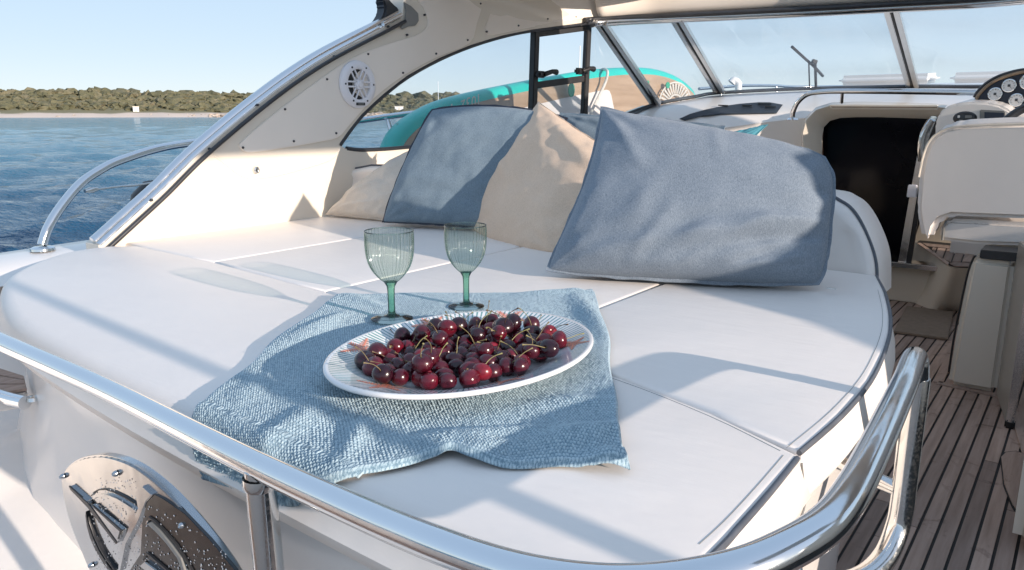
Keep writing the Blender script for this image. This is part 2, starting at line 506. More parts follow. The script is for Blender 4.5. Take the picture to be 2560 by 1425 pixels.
def inset2(poly, d):
    """offset a CCW 2-D polygon inward by d"""
    n = len(poly); out = []
    for i in range(n):
        p0, p1, p2 = Vector(poly[i - 1]), Vector(poly[i]), Vector(poly[(i + 1) % n])
        e1, e2 = (p1 - p0).normalized(), (p2 - p1).normalized()
        n1, n2 = Vector((-e1.y, e1.x)), Vector((-e2.y, e2.x))
        k = (n1 + n2)
        if k.length < 1e-6: k = n1
        k.normalize()
        c = max(0.45, k.dot(n1))
        out.append(p1 + k * ((d[i] if isinstance(d, list) else d) / c))
    return out
def ring_smooth(poly, n=6):
    return [Vector((p.x, p.y)) for p in catmull([(x, y, 0) for x, y in poly], n, True)]
def cushion(name, poly, z0, z1, r, mat, crown=0.006, flare=0.0, parent=None):
    """padded cushion: side wall, rounded shoulder, gently crowned top made of shrinking rings"""
    rings = [(0.004, z0), (-flare, z0 + (z1 - z0) * 0.35)]
    rr_ = [r(p) if callable(r) else r for p in poly]
    for k in range(0, 6):
        a = math.pi / 2 * k / 5
        rings.append(([q * (1 - math.cos(a)) for q in rr_], [z1 - q + q * math.sin(a) for q in rr_]))
    V, F = [], []
    n = len(poly)
    for d_, z in rings:
        for i, p in enumerate(inset2(poly, d_)): V.append(Vector((p.x, p.y, z[i] if isinstance(z, list) else z)))
    F = grid_faces(len(rings), n, True)
    F.append(tuple(range(n))[::-1])
    F.append(tuple(range((len(rings) - 1) * n, len(rings) * n)))
    bm = bmesh.new()
    bv = [bm.verts.new(v) for v in V]
    for f in F:
        try: bm.faces.new([bv[i] for i in f])
        except ValueError: pass
    bmesh.ops.triangulate(bm, faces=[f for f in bm.faces if len(f.verts) > 4])
    return bm_obj(name, bm, mat, parent, True, 60)
def rounded(poly, r, n=5):
    """round the corners of a 2-D polygon (r may be a list)"""
    out = []; m_ = len(poly)
    for i in range(m_):
        p0, p1, p2 = Vector(poly[i - 1]), Vector(poly[i]), Vector(poly[(i + 1) % m_])
        rr = r[i] if hasattr(r, '__len__') else r
        a = p1 + (p0 - p1).normalized() * min(rr, (p0 - p1).length * 0.45)
        b = p1 + (p2 - p1).normalized() * min(rr, (p2 - p1).length * 0.45)
        for k in range(n + 1):
            t = k / n
            out.append(a * (1 - t) ** 2 + p1 * 2 * t * (1 - t) + b * t * t)
    return out

# ================================================================== THE SETTING: sea, far shore
az_f = np.concatenate([np.radians(np.arange(-9, 95, 0.22))])          # degrees to port of forward, fine in view
az_c = np.radians(np.arange(95, 351, 6.0))
az = np.concatenate([az_f, az_c])
rad = np.concatenate([[3.4], np.geomspace(3.6, 130, 230), np.geomspace(140, 520, 26), [700, 1000, 2000, 5000, 9000]])
A, R = np.meshgrid(az, rad)
X, Y = -R * np.sin(A), R * np.cos(A)
hgt = np.zeros_like(X)
for k in range(16):
    wl = 0.7 * 1.22 ** k
    th = math.radians(205 + rng.uniform(-55, 55))
    amp = 0.021 * wl ** 0.75 * (1.0 if wl < 4 else 0.35)
    fade = np.clip(1.6 - R * (0.022 / wl) * 2.2, 0, 1)
    q = (X * math.cos(th) + Y * math.sin(th)) * 2 * math.pi / wl + rng.uniform(0, 6.28)
    hgt += amp * fade * (1 - np.abs(np.sin(q / 2 + 0.7 * np.sin(0.37 * Y + k)))) * 1.6
hgt -= hgt.mean()
V = np.stack([X, Y, hgt], -1).reshape(-1, 3)
nr_, nc_ = X.shape
idx = np.arange(nr_ * nc_).reshape(nr_, nc_)
nx_ = np.roll(idx, -1, 1)
Fq = np.stack([idx[:-1], nx_[:-1], nx_[1:], idx[1:]], -1).reshape(-1, 4)
me = bpy.data.meshes.new('sea')
me.from_pydata(V.tolist(), [], Fq.tolist())
me.polygons.foreach_set('use_smooth', [True] * len(me.polygons))
me.update()
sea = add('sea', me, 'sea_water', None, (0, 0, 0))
if me.polygons[10].normal.z < 0: me.flip_normals()
tag(sea, 'blue green sea with small ripples reaching to the shore', None, None, 'structure')
bed = mesh('seabed', [(-9000, -9000, -6), (9000, -9000, -6), (9000, 9000, -6), (-9000, 9000, -6)], [(0, 1, 2, 3)], 'land_soil')
tag(bed, kind='structure')

def land_h(d, a):
    """height of the far shore: d metres from the boat, a degrees to port of forward"""
    taper = min(1.0, max(0.0, (a - 34.5) / 6.0))
    beach = min(1.0, max(0.0, (a - 55.0) / 5.0))
    w = 0.6 + 0.4 * noise.noise(Vector((a * 0.35, d * 0.01, 3.1)))
    x = d - 462 - 6 * noise.noise(Vector((a * 0.6, 0, 9)))
    if x < 0: return -0.4 + 0.05 * x
    lowb = 3.3 * min(1, x / 24)
    rock = 2.6 * min(1, x / 6) * (0.7 + 0.5 * noise.noise(Vector((a * 3.1, 0, 1))))
    h = lowb * beach + rock * (1 - beach)
    if x > 26:
        h += (8.6 + 2.4 * w) * min(1, (x - 26) / 95) ** 0.8
    if x > 190: h -= (x - 190) * 0.06
    return h * (0.25 + 0.75 * taper)
rows = []
ds = [440, 455, 460, 463, 466, 470, 476, 484, 492, 500, 515, 535, 560, 590, 630, 680, 740]
aa = np.arange(33.5, 100.1, 0.35)
for d_ in ds:
    rows.append([Vector((-d_ * math.sin(math.radians(a)), d_ * math.cos(math.radians(a)), land_h(d_, a))) for a in aa])
land = loft('far_shore', rows, 'land_soil')
tag(land, 'low sandy shore across the water rising to a scrub covered bank', None, None, 'structure')

ico = bmesh.new(); bmesh.ops.create_icosphere(ico, subdivisions=2, radius=1.0)
iv = np.array([tuple(v.co) for v in ico.verts]); ico.verts.index_update()
ifc = np.array([[v.index for v in f.verts] for f in ico.faces]); ico.free()
VS, FS, off = [], [], 0
for k in range(2720):
    a = random.uniform(34.2, 82); d_ = 489 + 190 * random.random() ** 1.3
    if k >= 2600: d_ = random.uniform(575, 640)
    if a < 55: d_ -= 15
    h = land_h(d_, a)
    s = random.uniform(1.1, 2.6) * (1 + 0.25 * (d_ > 560)) * (1.55 if k >= 2600 else 1)
    jit = 1 + 0.34 * rng.standard_normal(len(iv))[:, None].clip(-1, 1)
    c = np.array([-d_ * math.sin(math.radians(a)), d_ * math.cos(math.radians(a)), h + s * 0.25])
    VS.append(iv * jit * np.array([s * random.uniform(1, 1.7), s * random.uniform(1, 1.7), s * random.uniform(0.6, 1.0)]) + c)
    FS.append(ifc + off); off += len(iv)
me = bpy.data.meshes.new('scrub')
me.from_pydata(np.concatenate(VS).tolist(), [], np.concatenate(FS).tolist())
scrub = add('scrub', me, 'scrub_leaf', None, (0, 0, 0))
tag(scrub, 'olive green scrub covering the far shore', None, None, 'stuff')
VS, FS, off = [], [], 0
for k in range(420):
    a = random.uniform(34.2, 60) if k < 330 else random.uniform(60, 80)
    d_ = 463 + 5 * random.random() + (18 * random.random() if a > 58 else 0)
    s = random.uniform(0.4, 1.5) * (1 if a < 58 else 0.5)
    jit = 1 + 0.3 * rng.standard_normal(len(iv))[:, None].clip(-1, 1)
    c = np.array([-d_ * math.sin(math.radians(a)), d_ * math.cos(math.radians(a)), max(0.1, land_h(d_, a) * 0.7)])
    VS.append(iv * jit * np.array([s * 1.6, s * 1.6, s * 0.8]) + c); FS.append(ifc + off); off += len(iv)
me = bpy.data.meshes.new('shore_rocks')
me.from_pydata(np.concatenate(VS).tolist(), [], np.concatenate(FS).tolist())
tag(add('shore_rocks', me, 'rock_pale', None, (0, 0, 0)), 'pale rocks along the far waterline', None, None, 'stuff')

def far_place(px, d_):
    r = ray(px, 284); k = d_ / math.hypot(r.x, r.y)
    return Vector((r.x * k, r.y * k, 0))
# white hut on the beach and low white building beyond the arch window
def hut(px, d_, w, dp, h, z, label):
    p = far_place(px, d_)
    t = empty('beach_hut', (p.x, p.y, z), label, 'hut')
    ang = math.atan2(p.x, p.y)
    rot = Matrix.Rotation(-ang, 3, 'Z')
    box('wall', (p.x, p.y, z + h * 0.45), (w, dp, h * 0.9), 'white_paint', t, 0.05, rot)
    box('roof', (p.x, p.y, z + h * 0.95), (w * 1.12, dp * 1.12, h * 0.12), 'gelcoat', t, 0.05, rot)
    q = p - Vector((math.sin(ang), math.cos(ang), 0)) * (dp / 2 + 0.02)
    box('door', (q.x, q.y, z + h * 0.36), (0.9, 0.08, h * 0.7), 'gelcoat', t, 0.02, rot)
hut(341, 486, 3.0, 3, 3.4, 2.2, 'small white hut standing at the top of the sandy beach')
hut(998, 492, 5.2, 4, 2.8, 3.4, 'low white hut on the rocky shore seen through the arch window')

def sail_boat(px, d_, mast, label):
    p = far_place(px, d_)
    t = empty('sailing_boat', (p.x, p.y, 0), label, 'sailing boat', 'sailing boats anchored off the shore')
    rows = []
    for u in np.linspace(0, 1, 9):
        b = 1.5 * (1 - (2 * u - 0.8) ** 2 / 1.6) if u < 0.95 else 0.12
        x0 = (u - 0.5) * 9
        rows.append([Vector((p.x + x0, p.y - b, 1.0 + 0.25 * u)), Vector((p.x + x0, p.y - b * 0.7, 0.2)), Vector((p.x + x0, p.y, -0.3)),
                     Vector((p.x + x0, p.y + b * 0.7, 0.2)), Vector((p.x + x0, p.y + b, 1.0 + 0.25 * u))])
    loft('hull', rows, 'white_paint', t, closed=True, caps=True)
    box('cabin', (p.x, p.y, 1.35), (3.6, 1.6, 0.6), 'gelcoat_white', t, 0.12)
    tube('mast', [(p.x + 0.8, p.y, 0.9), (p.x + 0.8, p.y, mast)], 0.17, 'white_paint', t, seg=8)
    tube('boom', [(p.x + 0.8, p.y, 2.2), (p.x - 3.2, p.y, 2.1)], 0.08, 'white_paint', t, seg=8)
sail_boat(1094, 452, 19.5, 'sailing boat with bare white mast before the wooded shore')
sail_boat(1441, 240, 21.5, 'sailing boat whose tall mast rises above the turquoise board')

# ================================================================== THE YACHT
yacht = empty('motor_yacht', (-0.45, 1.0, 0.0), 'white motor yacht seen from its stern with cockpit, arch and windscreen', 'yacht')
Y_ = yacht

# hull sides below everything
hp = [(-2.56, -0.6), (-2.60, 1.5), (-2.60, 4.0), (-2.45, 6.0), (-1.9, 7.8), (-0.45, 9.6), (1.0, 7.8), (1.55, 6.0), (1.70, 4.0), (1.70, 1.5), (1.66, -0.6)]
rows = []
for z, k in ((-0.4, 0.80), (0.3, 0.90), (0.9, 0.97), (1.40, 1.0)):
    rows.append([Vector((-0.45 + (x + 0.45) * k, y if y < 5 else 5 + (y - 5) * (0.8 + 0.2 * k), z + (0.1 * max(0, y - 2) * (z > 0)))) for x, y in hp])
loft('hull', rows, 'gelcoat_white', Y_, closed=True)
# port side deck / coaming
rows = []
for f in np.linspace(-0.1, 5.4, 24):
    zz = 1.462 + 0.020 * (f - 0.9)
    w = min(0, -(f - 3.4) * 0.03) * -1
    xo = -2.58 + 0.02 * max(0, f - 3)
    rows.append([(-2.19 + 0.22 * (f > 3.3) * (f - 3.3) / 2, f, zz - 0.03), (-2.26, f, zz), (-2.44, f, zz + 0.006), (-2.52, f, zz + 0.002), (xo, f, zz - 0.022), (xo - 0.015, f, zz - 0.07), (xo - 0.01, f, 1.1 + 0.1 * max(0, f - 2))])
loft('side_deck', rows, 'gelcoat_white', Y_)
# foredeck and coachroof ahead of the windscreen
prism('foredeck', [(-2.45, 4.6, 1.60), (-2.40, 6.0, 1.72), (-1.85, 7.8, 1.86), (-0.45, 9.5, 1.95), (0.95, 7.8, 1.86), (1.5, 6.0, 1.72), (1.55, 4.6, 1.60)], (0, 0, 0.06), 'gelcoat_white', Y_, 0.02)
cr = prism('coachroof', [(-1.62, 4.95, 1.62), (-1.58, 6.4, 1.70), (-1.2, 7.4, 1.78), (0.2, 7.4, 1.78), (0.7, 6.4, 1.70), (0.75, 4.95, 1.62)], (0, 0, 0.33), 'gelcoat_white', Y_, 0.09, 4)
for x0, x1 in ((-1.55, -0.95), (-0.85, -0.25)):
    prism('deck_hatch', [(x0, 5.9, 2.05), (x1, 5.9, 2.05), (x1 - 0.04, 6.5, 2.08), (x0 + 0.04, 6.5, 2.08)], (0, 0, 0.07), 'gelcoat_white', Y_, 0.03, 3)

# --- sunpad base moulding
pad_out = [(-0.39, 2.05), (-1.2, 2.05), (-2.2, 2.05), (-2.2, 1.02), (-2.17, 0.90), (-2.07, 0.77), (-1.90, 0.66), (-1.60, 0.56), (-1.30, 0.515), (-0.90, 0.485), (-0.50, 0.475), (-0.33, 0.48), (-0.255, 0.535), (-0.232, 0.62), (-0.228, 0.85), (-0.225, 1.1), (-0.245, 1.38), (-0.285, 1.6), (-0.355, 1.9)]
dense = []
for i, p in enumerate(pad_out):
    q = pad_out[(i + 1) % len(pad_out)]
    n_ = max(1, int((Vector(q) - Vector(p)).length / 0.09))
    for k in range(n_): dense.append(tuple(Vector(p).lerp(Vector(q), k / n_)))
rows = []
for d_, z in ((0.02, 1.425), (0.014, 1.40), (0.018, 1.36), (0.03, 1.28), (0.04, 1.15), (0.045, 1.05), (0.045, 0.93)):
    row = []
    for i, p in enumerate(inset2(dense, d_)):
        port = min(1.0, max(0.0, (-1.25 - p.x) / 0.5)) * (p.y < 1.1)
        g_ = max(0.0, 1.42 - z) ** 1.6 * 0.62 * port
        v = Vector((p.x - g_ * 0.55, p.y - g_ * 0.7, z))
        row.append(v)
    rows.append(row)
loft('sunpad_base', rows, 'gelcoat_white', Y_, closed=True, caps=True, angle=50)

# --- moulded stern landing, port side of the pad (non-slip), rising to the side deck
rows = []
for f in np.linspace(0.12, 1.02, 22):
    row = []
    for x in np.linspace(-2.46, -0.30, 44):
        t = min(1, max(0, (-1.95 - x) / 0.42)); t = t * t * (3 - 2 * t)
        u = min(1, max(0, (f - 0.05) / 0.75)); u = u * u * (3 - 2 * u)
        w = min(1, max(0, (-1.0 - x) / 0.8)); w = w * w * (3 - 2 * w)
        z = 0.99 + 0.10 * u * w + 0.31 * t + 0.05 * w
        z += 0.05 * math.exp(-((x + 1.62 + 0.35 * f) / 0.07) ** 2) * u
        row.append((x, f, z))
    rows.append(row)
loft('stern_landing', rows, 'nonslip', Y_)
prism('swim_platform', [(-2.5, -1.6, 0.50), (1.6, -1.6, 0.50), (1.6, 0.30, 0.50), (-2.5, 0.30, 0.50)], (0, 0, 0.05), 'teak', Y_, 0.01)
prism('transom', [(-2.46, 0.14, 0.45), (1.3, 0.14, 0.45), (1.3, 0.14, 0.985), (-2.46, 0.14, 0.985)], (0, 0.06, 0), 'gelcoat_white', Y_, 0.01)
ts = [onz(*p, 1.305) for p in ((-60, 905), (30, 928), (60, 945), (68, 978), (40, 988), (-60, 1003))]
step = prism('side_step', [p - Vector((0, 0, 0.03)) for p in ts], (0, 0, 0.028), 'gelcoat_white', Y_, 0.004)
for k in range(3):
    a0, a1 = k / 3 + 0.02, (k + 1) / 3 - 0.02
    L0, L1 = ts[0].lerp(ts[5], a0), ts[0].lerp(ts[5], a1)
    R0, R1 = ts[2].lerp(ts[3], a0), ts[2].lerp(ts[3], a1)
    prism('plank', [L0, R0, R1, L1], (0, 0, 0.006), 'teak', step, 0.001)

# --- cockpit floor with teak planks
floor = prism('cockpit_floor', [(-1.3, 0.2, FLOOR_Z - 0.06), (1.3, 0.2, FLOOR_Z - 0.06), (1.3, 4.5, FLOOR_Z - 0.06), (-1.3, 4.5, FLOOR_Z - 0.06)], (0, 0, 0.056), 'caulk', Y_)
pitch = 0.0366
for k in range(-16, 12):
    x0 = -0.173 + k * pitch
    x1 = x0 + pitch - 0.0042
    xs = x0 + 0.0021
    cuts = [0.3]
    y = random.uniform(0.6, 2.0)
    while y < 4.2:
        cuts.append(y); y += random.uniform(1.3, 2.2)
    cuts.append(4.3)
    for y0, y1 in zip(cuts, cuts[1:]):
        prism('plank', [(xs, y0, FLOOR_Z - 0.004), (x1 + 0.0, y0, FLOOR_Z - 0.004), (x1, y1 - 0.003, FLOOR_Z - 0.004), (xs, y1 - 0.003, FLOOR_Z - 0.004)], (0, 0, 0.004), 'teak', floor, 0)
# margin planks that edge the floor at the cabinet
for a, b, w in (((-0.335, 2.86), (-0.12, 2.835), 0.03), ((-0.335, 2.86), (-0.36, 3.6), 0.03), ((-0.125, 2.83), (-0.02, 2.20), 0.02)):
    a, b = Vector(a), Vector(b); n_ = Vector((-(b - a).y, (b - a).x)).normalized() * w / 2
    prism('plank', [(*(a + n_), FLOOR_Z), (*(b + n_), FLOOR_Z), (*(b - n_), FLOOR_Z), (*(a - n_), FLOOR_Z)], (0, 0, 0.005), 'teak', floor, 0)
isl = [onz(*p, FLOOR_Z + 0.001) for p in ((2500, 1145), (2512, 1133), (2540, 1130), (2640, 1170), (2640, 1330), (2560, 1308), (2530, 1270), (2508, 1215))]
prism('plank', isl, (0, 0, 0.004), 'caulk', floor, 0)
c_ = sum(isl, Vector()) / len(isl)
prism('plank', [c_ + (p - c_) * 0.95 + Vector((0, 0, 0.003)) for p in isl], (0, 0, 0.004), 'teak', floor, 0)

# --- port arch wall with its window opening
outer = [(248, 614), (330, 540), (400, 476), (480, 396), (560, 326), (640, 261), (720, 201), (800, 149), (880, 106), (960, 66), (1003, 43), (1012, -10), (1040, -95)]
top = [(1700, -95), (1700, 46)]
win_top = [(1480, 57), (1335, 76), (1260, 91), (1180, 115), (1100, 148), (1020, 192), (960, 238), (905, 289), (870, 333), (850, 362)]
win_bot = [(866, 371), (900, 375), (960, 373), (1040, 366), (1200, 350), (1400, 322), (1560, 292), (1640, 263)]
pts = [onwall(*p) for p in outer + top + win_top + win_bot]
yl = pts[-1].y
pts += [Vector((wall_x(yl), yl, 1.40)), Vector((-2.18, 2.5, 1.40)), Vector((-2.18, 0.99, 1.40))]
arch = prism('arch_wall', pts, (-0.085, 0, 0), 'gelcoat', Y_, 0.0)
md = arch.modifiers.new('edge', 'BEVEL'); md.width = 0.006; md.segments = 2; md.limit_method = 'ANGLE'; md.angle_limit = math.radians(60)
def wall_strip(px_list, r, mat, name, off=0.0, parent=arch, n=4, seg=8):
    return tube(name, [onwall(*p, off) for p in px_list], r, mat, parent, n, seg)
wall_strip(outer[:-1], 0.012, 'chrome', 'edge_trim', -0.012)
tube('edge_trim', [onwall(*p, 0.012) + Vector((0, 0.022, -0.012)) for p in outer[:-2]], 0.007, 'dark_trim', arch, 4, 8)
tube('edge_trim', [onwall(*p, -0.03) + Vector((0, -0.012, 0.012)) for p in outer[:-2]], 0.017, 'chrome', arch, 4, 10)
# liner panels on the wall
def liner(px_list, name, th=0.006, mat='liner'):
    P = catmull([onwall(*p, 0.0) for p in px_list], 3, True)
    return prism(name, [p + Vector((-0.002, 0, 0)) for p in P], (th + 0.002, 0, 0), mat, arch, 0.0035, 2)
liner([(597, 366), (604, 352), (660, 303), (760, 226), (870, 150), (960, 113), (1040, 88), (1068, 62), (1058, 20), (1030, -30), (1130, -60), (1207, -50), (1207, 0), (1190, 60), (1172, 108), (1090, 143), (1005, 190), (930, 248), (872, 312), (842, 344), (790, 356), (720, 368), (640, 380), (612, 380)], 'liner_panel')
liner([(1212, 62), (1212, 80), (1222, 88), (1260, 82), (1380, 58), (1500, 42), (1600, 36), (1655, 34), (1668, 20), (1668, -40), (1500, -80), (1330, -80), (1255, -50), (1235, 0)], 'liner_panel')
wall_strip([(528, 384), (560, 408), (590, 432), (612, 443), (640, 446), (700, 437), (790, 412), (832, 395), (850, 372)], 0.0035, 'gelcoat', 'moulded_ridge', -0.001)
# hinge pocket, its recess shade put in as grey slab, and arch-top bracket
prism('bracket_pocket', [onwall(*p, 0.004) for p in ((1007, 4), (1028, 16), (1045, 34), (1046, 52), (1038, 64), (1020, 66), (1004, 74), (999, 68), (1010, 50), (1013, 28))], (0.004, 0, 0), 'grey_plastic', arch, 0.002)
prism('canopy_bracket', [onwall(*p, -0.02) for p in ((958, 0), (964, 16), (962, 34), (950, 54), (934, 70), (968, 56), (1002, 40), (1004, 26), (985, 10), (968, -10))], (-0.05, 0, 0), 'dark_trim', arch, 0.006)
tube('canopy_bracket', [onwall(957, 60, 0.004), onwall(1002, 36, 0.004)], 0.009, 'chrome', arch, seg=10)
# screws
scr_me = None
screws = [(818, 198), (713, 273), (608, 369), (735, 353), (841, 333), (837, 141), (921, 135), (1019, 87), (1063, 37), (1008, 182), (1091, 134), (1170, 100), (1218, 79), (1202, 9), (1240, 3), (1297, 64), (1500, 36), (1370, 47), (380, 500), (645, 262), (525, 372), (972, 66), (1610, 30), (1440, 42)]
for i, p in enumerate(screws):
    c = onwall(*p, 0.0075)
    if scr_me is None:
        V, F = lathe_geo([(0.0001, 0.003), (0.003, 0.0024), (0.0042, 0.0), (0.0042, -0.006)], 10)
        V = [Vector((v.z, v.x, v.y)) for v in V]
        sc0 = mesh('screw', [v + c for v in V], F, 'dark_trim', arch, True, 40, loc=c)
        sc0.location = c - ORG[arch.name]; ORG[sc0.name] = c
        for v in sc0.data.vertices: v.co -= (c - ORG[arch.name])
        scr_me = sc0
    else:
        copy_part(scr_me, arch, c)
c = onwall(640, 425, 0.004)
V, F = lathe_geo([(0.0001, 0.006), (0.004, 0.006), (0.005, 0.003), (0.007, 0.007), (0.0105, 0.005), (0.011, -0.004)], 20)
mesh('snap_stud', [Vector((v.z, v.x, v.y)) + c for v in V], F, 'wet_steel', arch)

# --- side window: dark gasket, frame bars, panes
frame = tube('window_gasket', [onwall(*p, -0.004) for p in win_top[::-1] + []], 0.008, 'dark_trim', Y_, 3, 8)
tube('window_gasket', [onwall(*p, -0.004) for p in win_bot], 0.008, 'dark_trim', Y_, 3, 8)
def wbar(a, b, w, d_=0.03, name='window_bar', mat='black_rubber', off=-0.03):
    A_, B_ = onwall(*a, off), onwall(*b, off)
    return bar(name, A_, B_, w, d_, mat, Y_)
wbar((1338, 76), (1329, 340), 0.036)
wbar((1470, 60), (1458, 325), 0.028)
wbar((1338, 85), (1470, 68), 0.030)
wbar((1334, 214), (1464, 196), 0.016)
def wpane(px_list, name='window_pane', mat='window_glass', off=-0.04):
    P = [onwall(*p, off) for p in px_list]
    return prism(name, P, (-0.005, 0, 0), mat, Y_, 0)
wpane(win_top[::-1][:8] + [(1338, 76), (1329, 336)] + [(1200, 352), (1040, 368), (960, 375), (900, 377), (866, 373)])
wpane([(1334, 214), (1464, 196), (1458, 318), (1329, 336)])
for px, py in ((1352, 186), (1448, 178)):
    c = onwall(px, py, 0.0)
    box('window_latch', c, (0.03, 0.055, 0.03), 'black_rubber', Y_, 0.008)
    tube('window_latch', [c + Vector((0.012, 0.01, 0.0)), c + Vector((0.03, 0.05, 0.014)), c + Vector((0.028, 0.085, 0.012))], [0.012, 0.010, 0.014], 'black_rubber', Y_, 0, 8)

# --- windscreen: base curve, header curve, posts and panes
base_c = [ony(1560, 288, 3.62), ony(1640, 260, 3.90), ony(1740, 241, 4.15), ony(1800, 232, 4.25), ony(2000, 222, 4.45), ony(2280, 216, 4.60), ony(2480, 216, 4.65), Vector((0.5, 4.55, 1.99)), Vector((1.0, 4.05, 1.93)), Vector((1.25, 3.4, 1.90))]
head_c = [ony(1480, 58, 3.25), ony(1500, 56, 3.30), ony(1600, 50, 3.44), ony(1690, 46, 3.52), ony(1950, 34, 3.68), ony(2220, 20, 3.76), ony(2560, -2, 3.80), Vector((0.3, 3.72, 2.34)), Vector((0.85, 3.4, 2.42)), Vector((1.2, 2.9, 2.46))]
tube('windscreen_sill', base_c, 0.010, 'dark_trim', Y_, 6, 8)
tube('windscreen_header', head_c, 0.020, 'chrome', Y_, 6, 10)
tube('windscreen_header', [p + Vector((-0.02, -0.035, 0.012)) for p in head_c], 0.012, 'dark_trim', Y_, 6, 8)
def post(a, b, side=1):
    A_, B_ = Vector(a), Vector(b)
    d_ = Vector((0.022, 0, 0))
    for k, mt, w in ((-1, 'wet_steel', 0.024), (0, 'black_rubber', 0.012), (1, 'wet_steel', 0.024)):
        bar('windscreen_post', A_ + d_ * k * 0.85, B_ + d_ * k * 0.85, w, 0.026, mt, Y_)
post(ony(1502, 58, 3.30), ony(1640, 260, 3.90))
post(ony(1692, 48, 3.52), ony(1800, 231, 4.25))
post(ony(2228, 20, 3.76), ony(2282, 215, 4.60))
def spane(hp, bp):
    n_ = 5
    rows = [[Vector(hp[0]).lerp(Vector(hp[1]), k / n_) for k in range(n_ + 1)], [Vector(bp[0]).lerp(Vector(bp[1]), k / n_) for k in range(n_ + 1)]]
    o = loft('windscreen_pane', rows, 'screen_glass', Y_, thick=0.006)
spane((ony(1502, 58, 3.30), ony(1692, 48, 3.52)), (ony(1640, 260, 3.90), ony(1800, 231, 4.25)))
spane((ony(1692, 48, 3.52), ony(2228, 20, 3.76)), (ony(1800, 231, 4.25), ony(2282, 215, 4.60)))
spane((ony(2228, 20, 3.76), (0.3, 3.72, 2.34)), (ony(2282, 215, 4.60), (0.5, 4.55, 1.99)))
spane((onwall(1475, 62, -0.03), ony(1502, 58, 3.30)), (onwall(1462, 300, -0.03), ony(1640, 260, 3.90)))

# --- hard top with an open sunroof; header fascia
def slab(x0, x1, y0, y1, name='hard_top'):
    box(name, ((x0 + x1) / 2, (y0 + y1) / 2, 2.455), (x1 - x0, y1 - y0, 0.07), 'liner', Y_, 0.006)
slab(-2.24, -1.62, 2.16, 3.62); slab(-1.617, 1.28, 2.16, 3.02); slab(-1.617, 1.28, 3.62, 3.74); slab(0.35, 1.28, 3.023, 3.617)
hc = catmull(head_c[1:], 4)
loft('header_fascia', [[p + Vector((0, 0.0, 0.012)) for p in hc], [p + Vector((0, -0.03, 0.05)) for p in hc], [Vector((p.x, p.y - 0.07, max(p.z + 0.10, 2.43))) for p in hc]], 'liner', Y_, thick=0.012)
# starboard side of the boat (mostly out of frame): coaming, arch and the deck
SX = 1.28
sa = [(1.02, 1.40), (1.06, 1.62), (1.137, 1.849), (1.247, 1.885), (1.308, 1.932), (1.45, 2.02), (1.50, 2.08), (1.50, 2.19), (1.80, 2.205), (2.0, 2.25), (2.12, 2.32), (2.16, 2.50), (2.9, 2.50), (2.60, 2.40), (2.30, 2.22), (2.02, 2.00), (1.95, 1.82), (2.0, 1.74), (3.4, 1.86), (3.4, 1.40)]  # unseen side; outline shaped to cast the shadow edges on pad and pillow
prism('arch_wall', [(SX, y, z) for y, z in sa], (0.085, 0, 0), 'gelcoat', Y_, 0)
box('side_coaming', (1.42, 0.45, 1.22), (0.28, 1.3, 0.5), 'gelcoat', Y_, 0.03)
box('side_coaming', (1.42, 2.9, 1.2), (0.26, 3.6, 0.4), 'gelcoat', Y_, 0.02)

# --- dashboard: from the windscreen base down to the bulkhead
bc = catmull(base_c, 5)
d1 = catmull([ony(1480, 352, 3.30), ony(1640, 305, 3.62), ony(1740, 289, 3.85), ony(1800, 281, 3.95), ony(2000, 262, 4.12), ony(2280, 250, 4.22), ony(2480, 246, 4.24), Vector((0.5, 4.15, 1.93)), Vector((1.0, 3.8, 1.88)), Vector((1.2, 3.3, 1.86))], 5)
d2 = catmull([ony(1480, 400, 3.22), ony(1640, 352, 3.50), ony(1740, 330, 3.72), ony(1800, 321, 3.84), ony(2000, 296, 4.02), ony(2280, 275, 4.10), ony(2480, 268, 4.12), Vector((0.5, 4.05, 1.87)), Vector((1.0, 3.7, 1.84)), Vector((1.2, 3.25, 1.82))], 5)
rows = [[p + Vector((0, 0, -0.012)) for p in bc], [a.lerp(b, 0.5) + Vector((0, 0, 0.012)) for a, b in zip(bc, d1)], [a.lerp(b, 0.85) + Vector((0, 0, 0.006)) for a, b in zip(bc, d1)], d1,
        [a.lerp(b, 0.4) + Vector((0, 0, 0.004)) for a, b in zip(d1, d2)], [a.lerp(b, 0.8) + Vector((0, 0, 0.002)) for a, b in zip(d1, d2)], d2, [p + Vector((0, 0.03, -0.10)) for p in d2], [Vector((p.x, p.y + 0.04, 1.0)) for p in d2 if True]]
def dash_cut(rows):
    """leave the companionway opening out of the two lowest rows"""
    V = [Vector(p) for r in rows for p in r]; nc = len(rows[0]); F = []
    for i in range(len(rows) - 1):
        for j in range(nc - 1):
            q = (i * nc + j, i * nc + j + 1, (i + 1) * nc + j + 1, (i + 1) * nc + j)
            mx_ = sum(V[a].x for a in q) / 4
            if i >= 6 and -1.16 < mx_ < -0.50: continue
            F.append(q)
    return V, F
V, F = dash_cut(rows)
mesh('dashboard', V, F, 'gelcoat_white', Y_, True, 55)
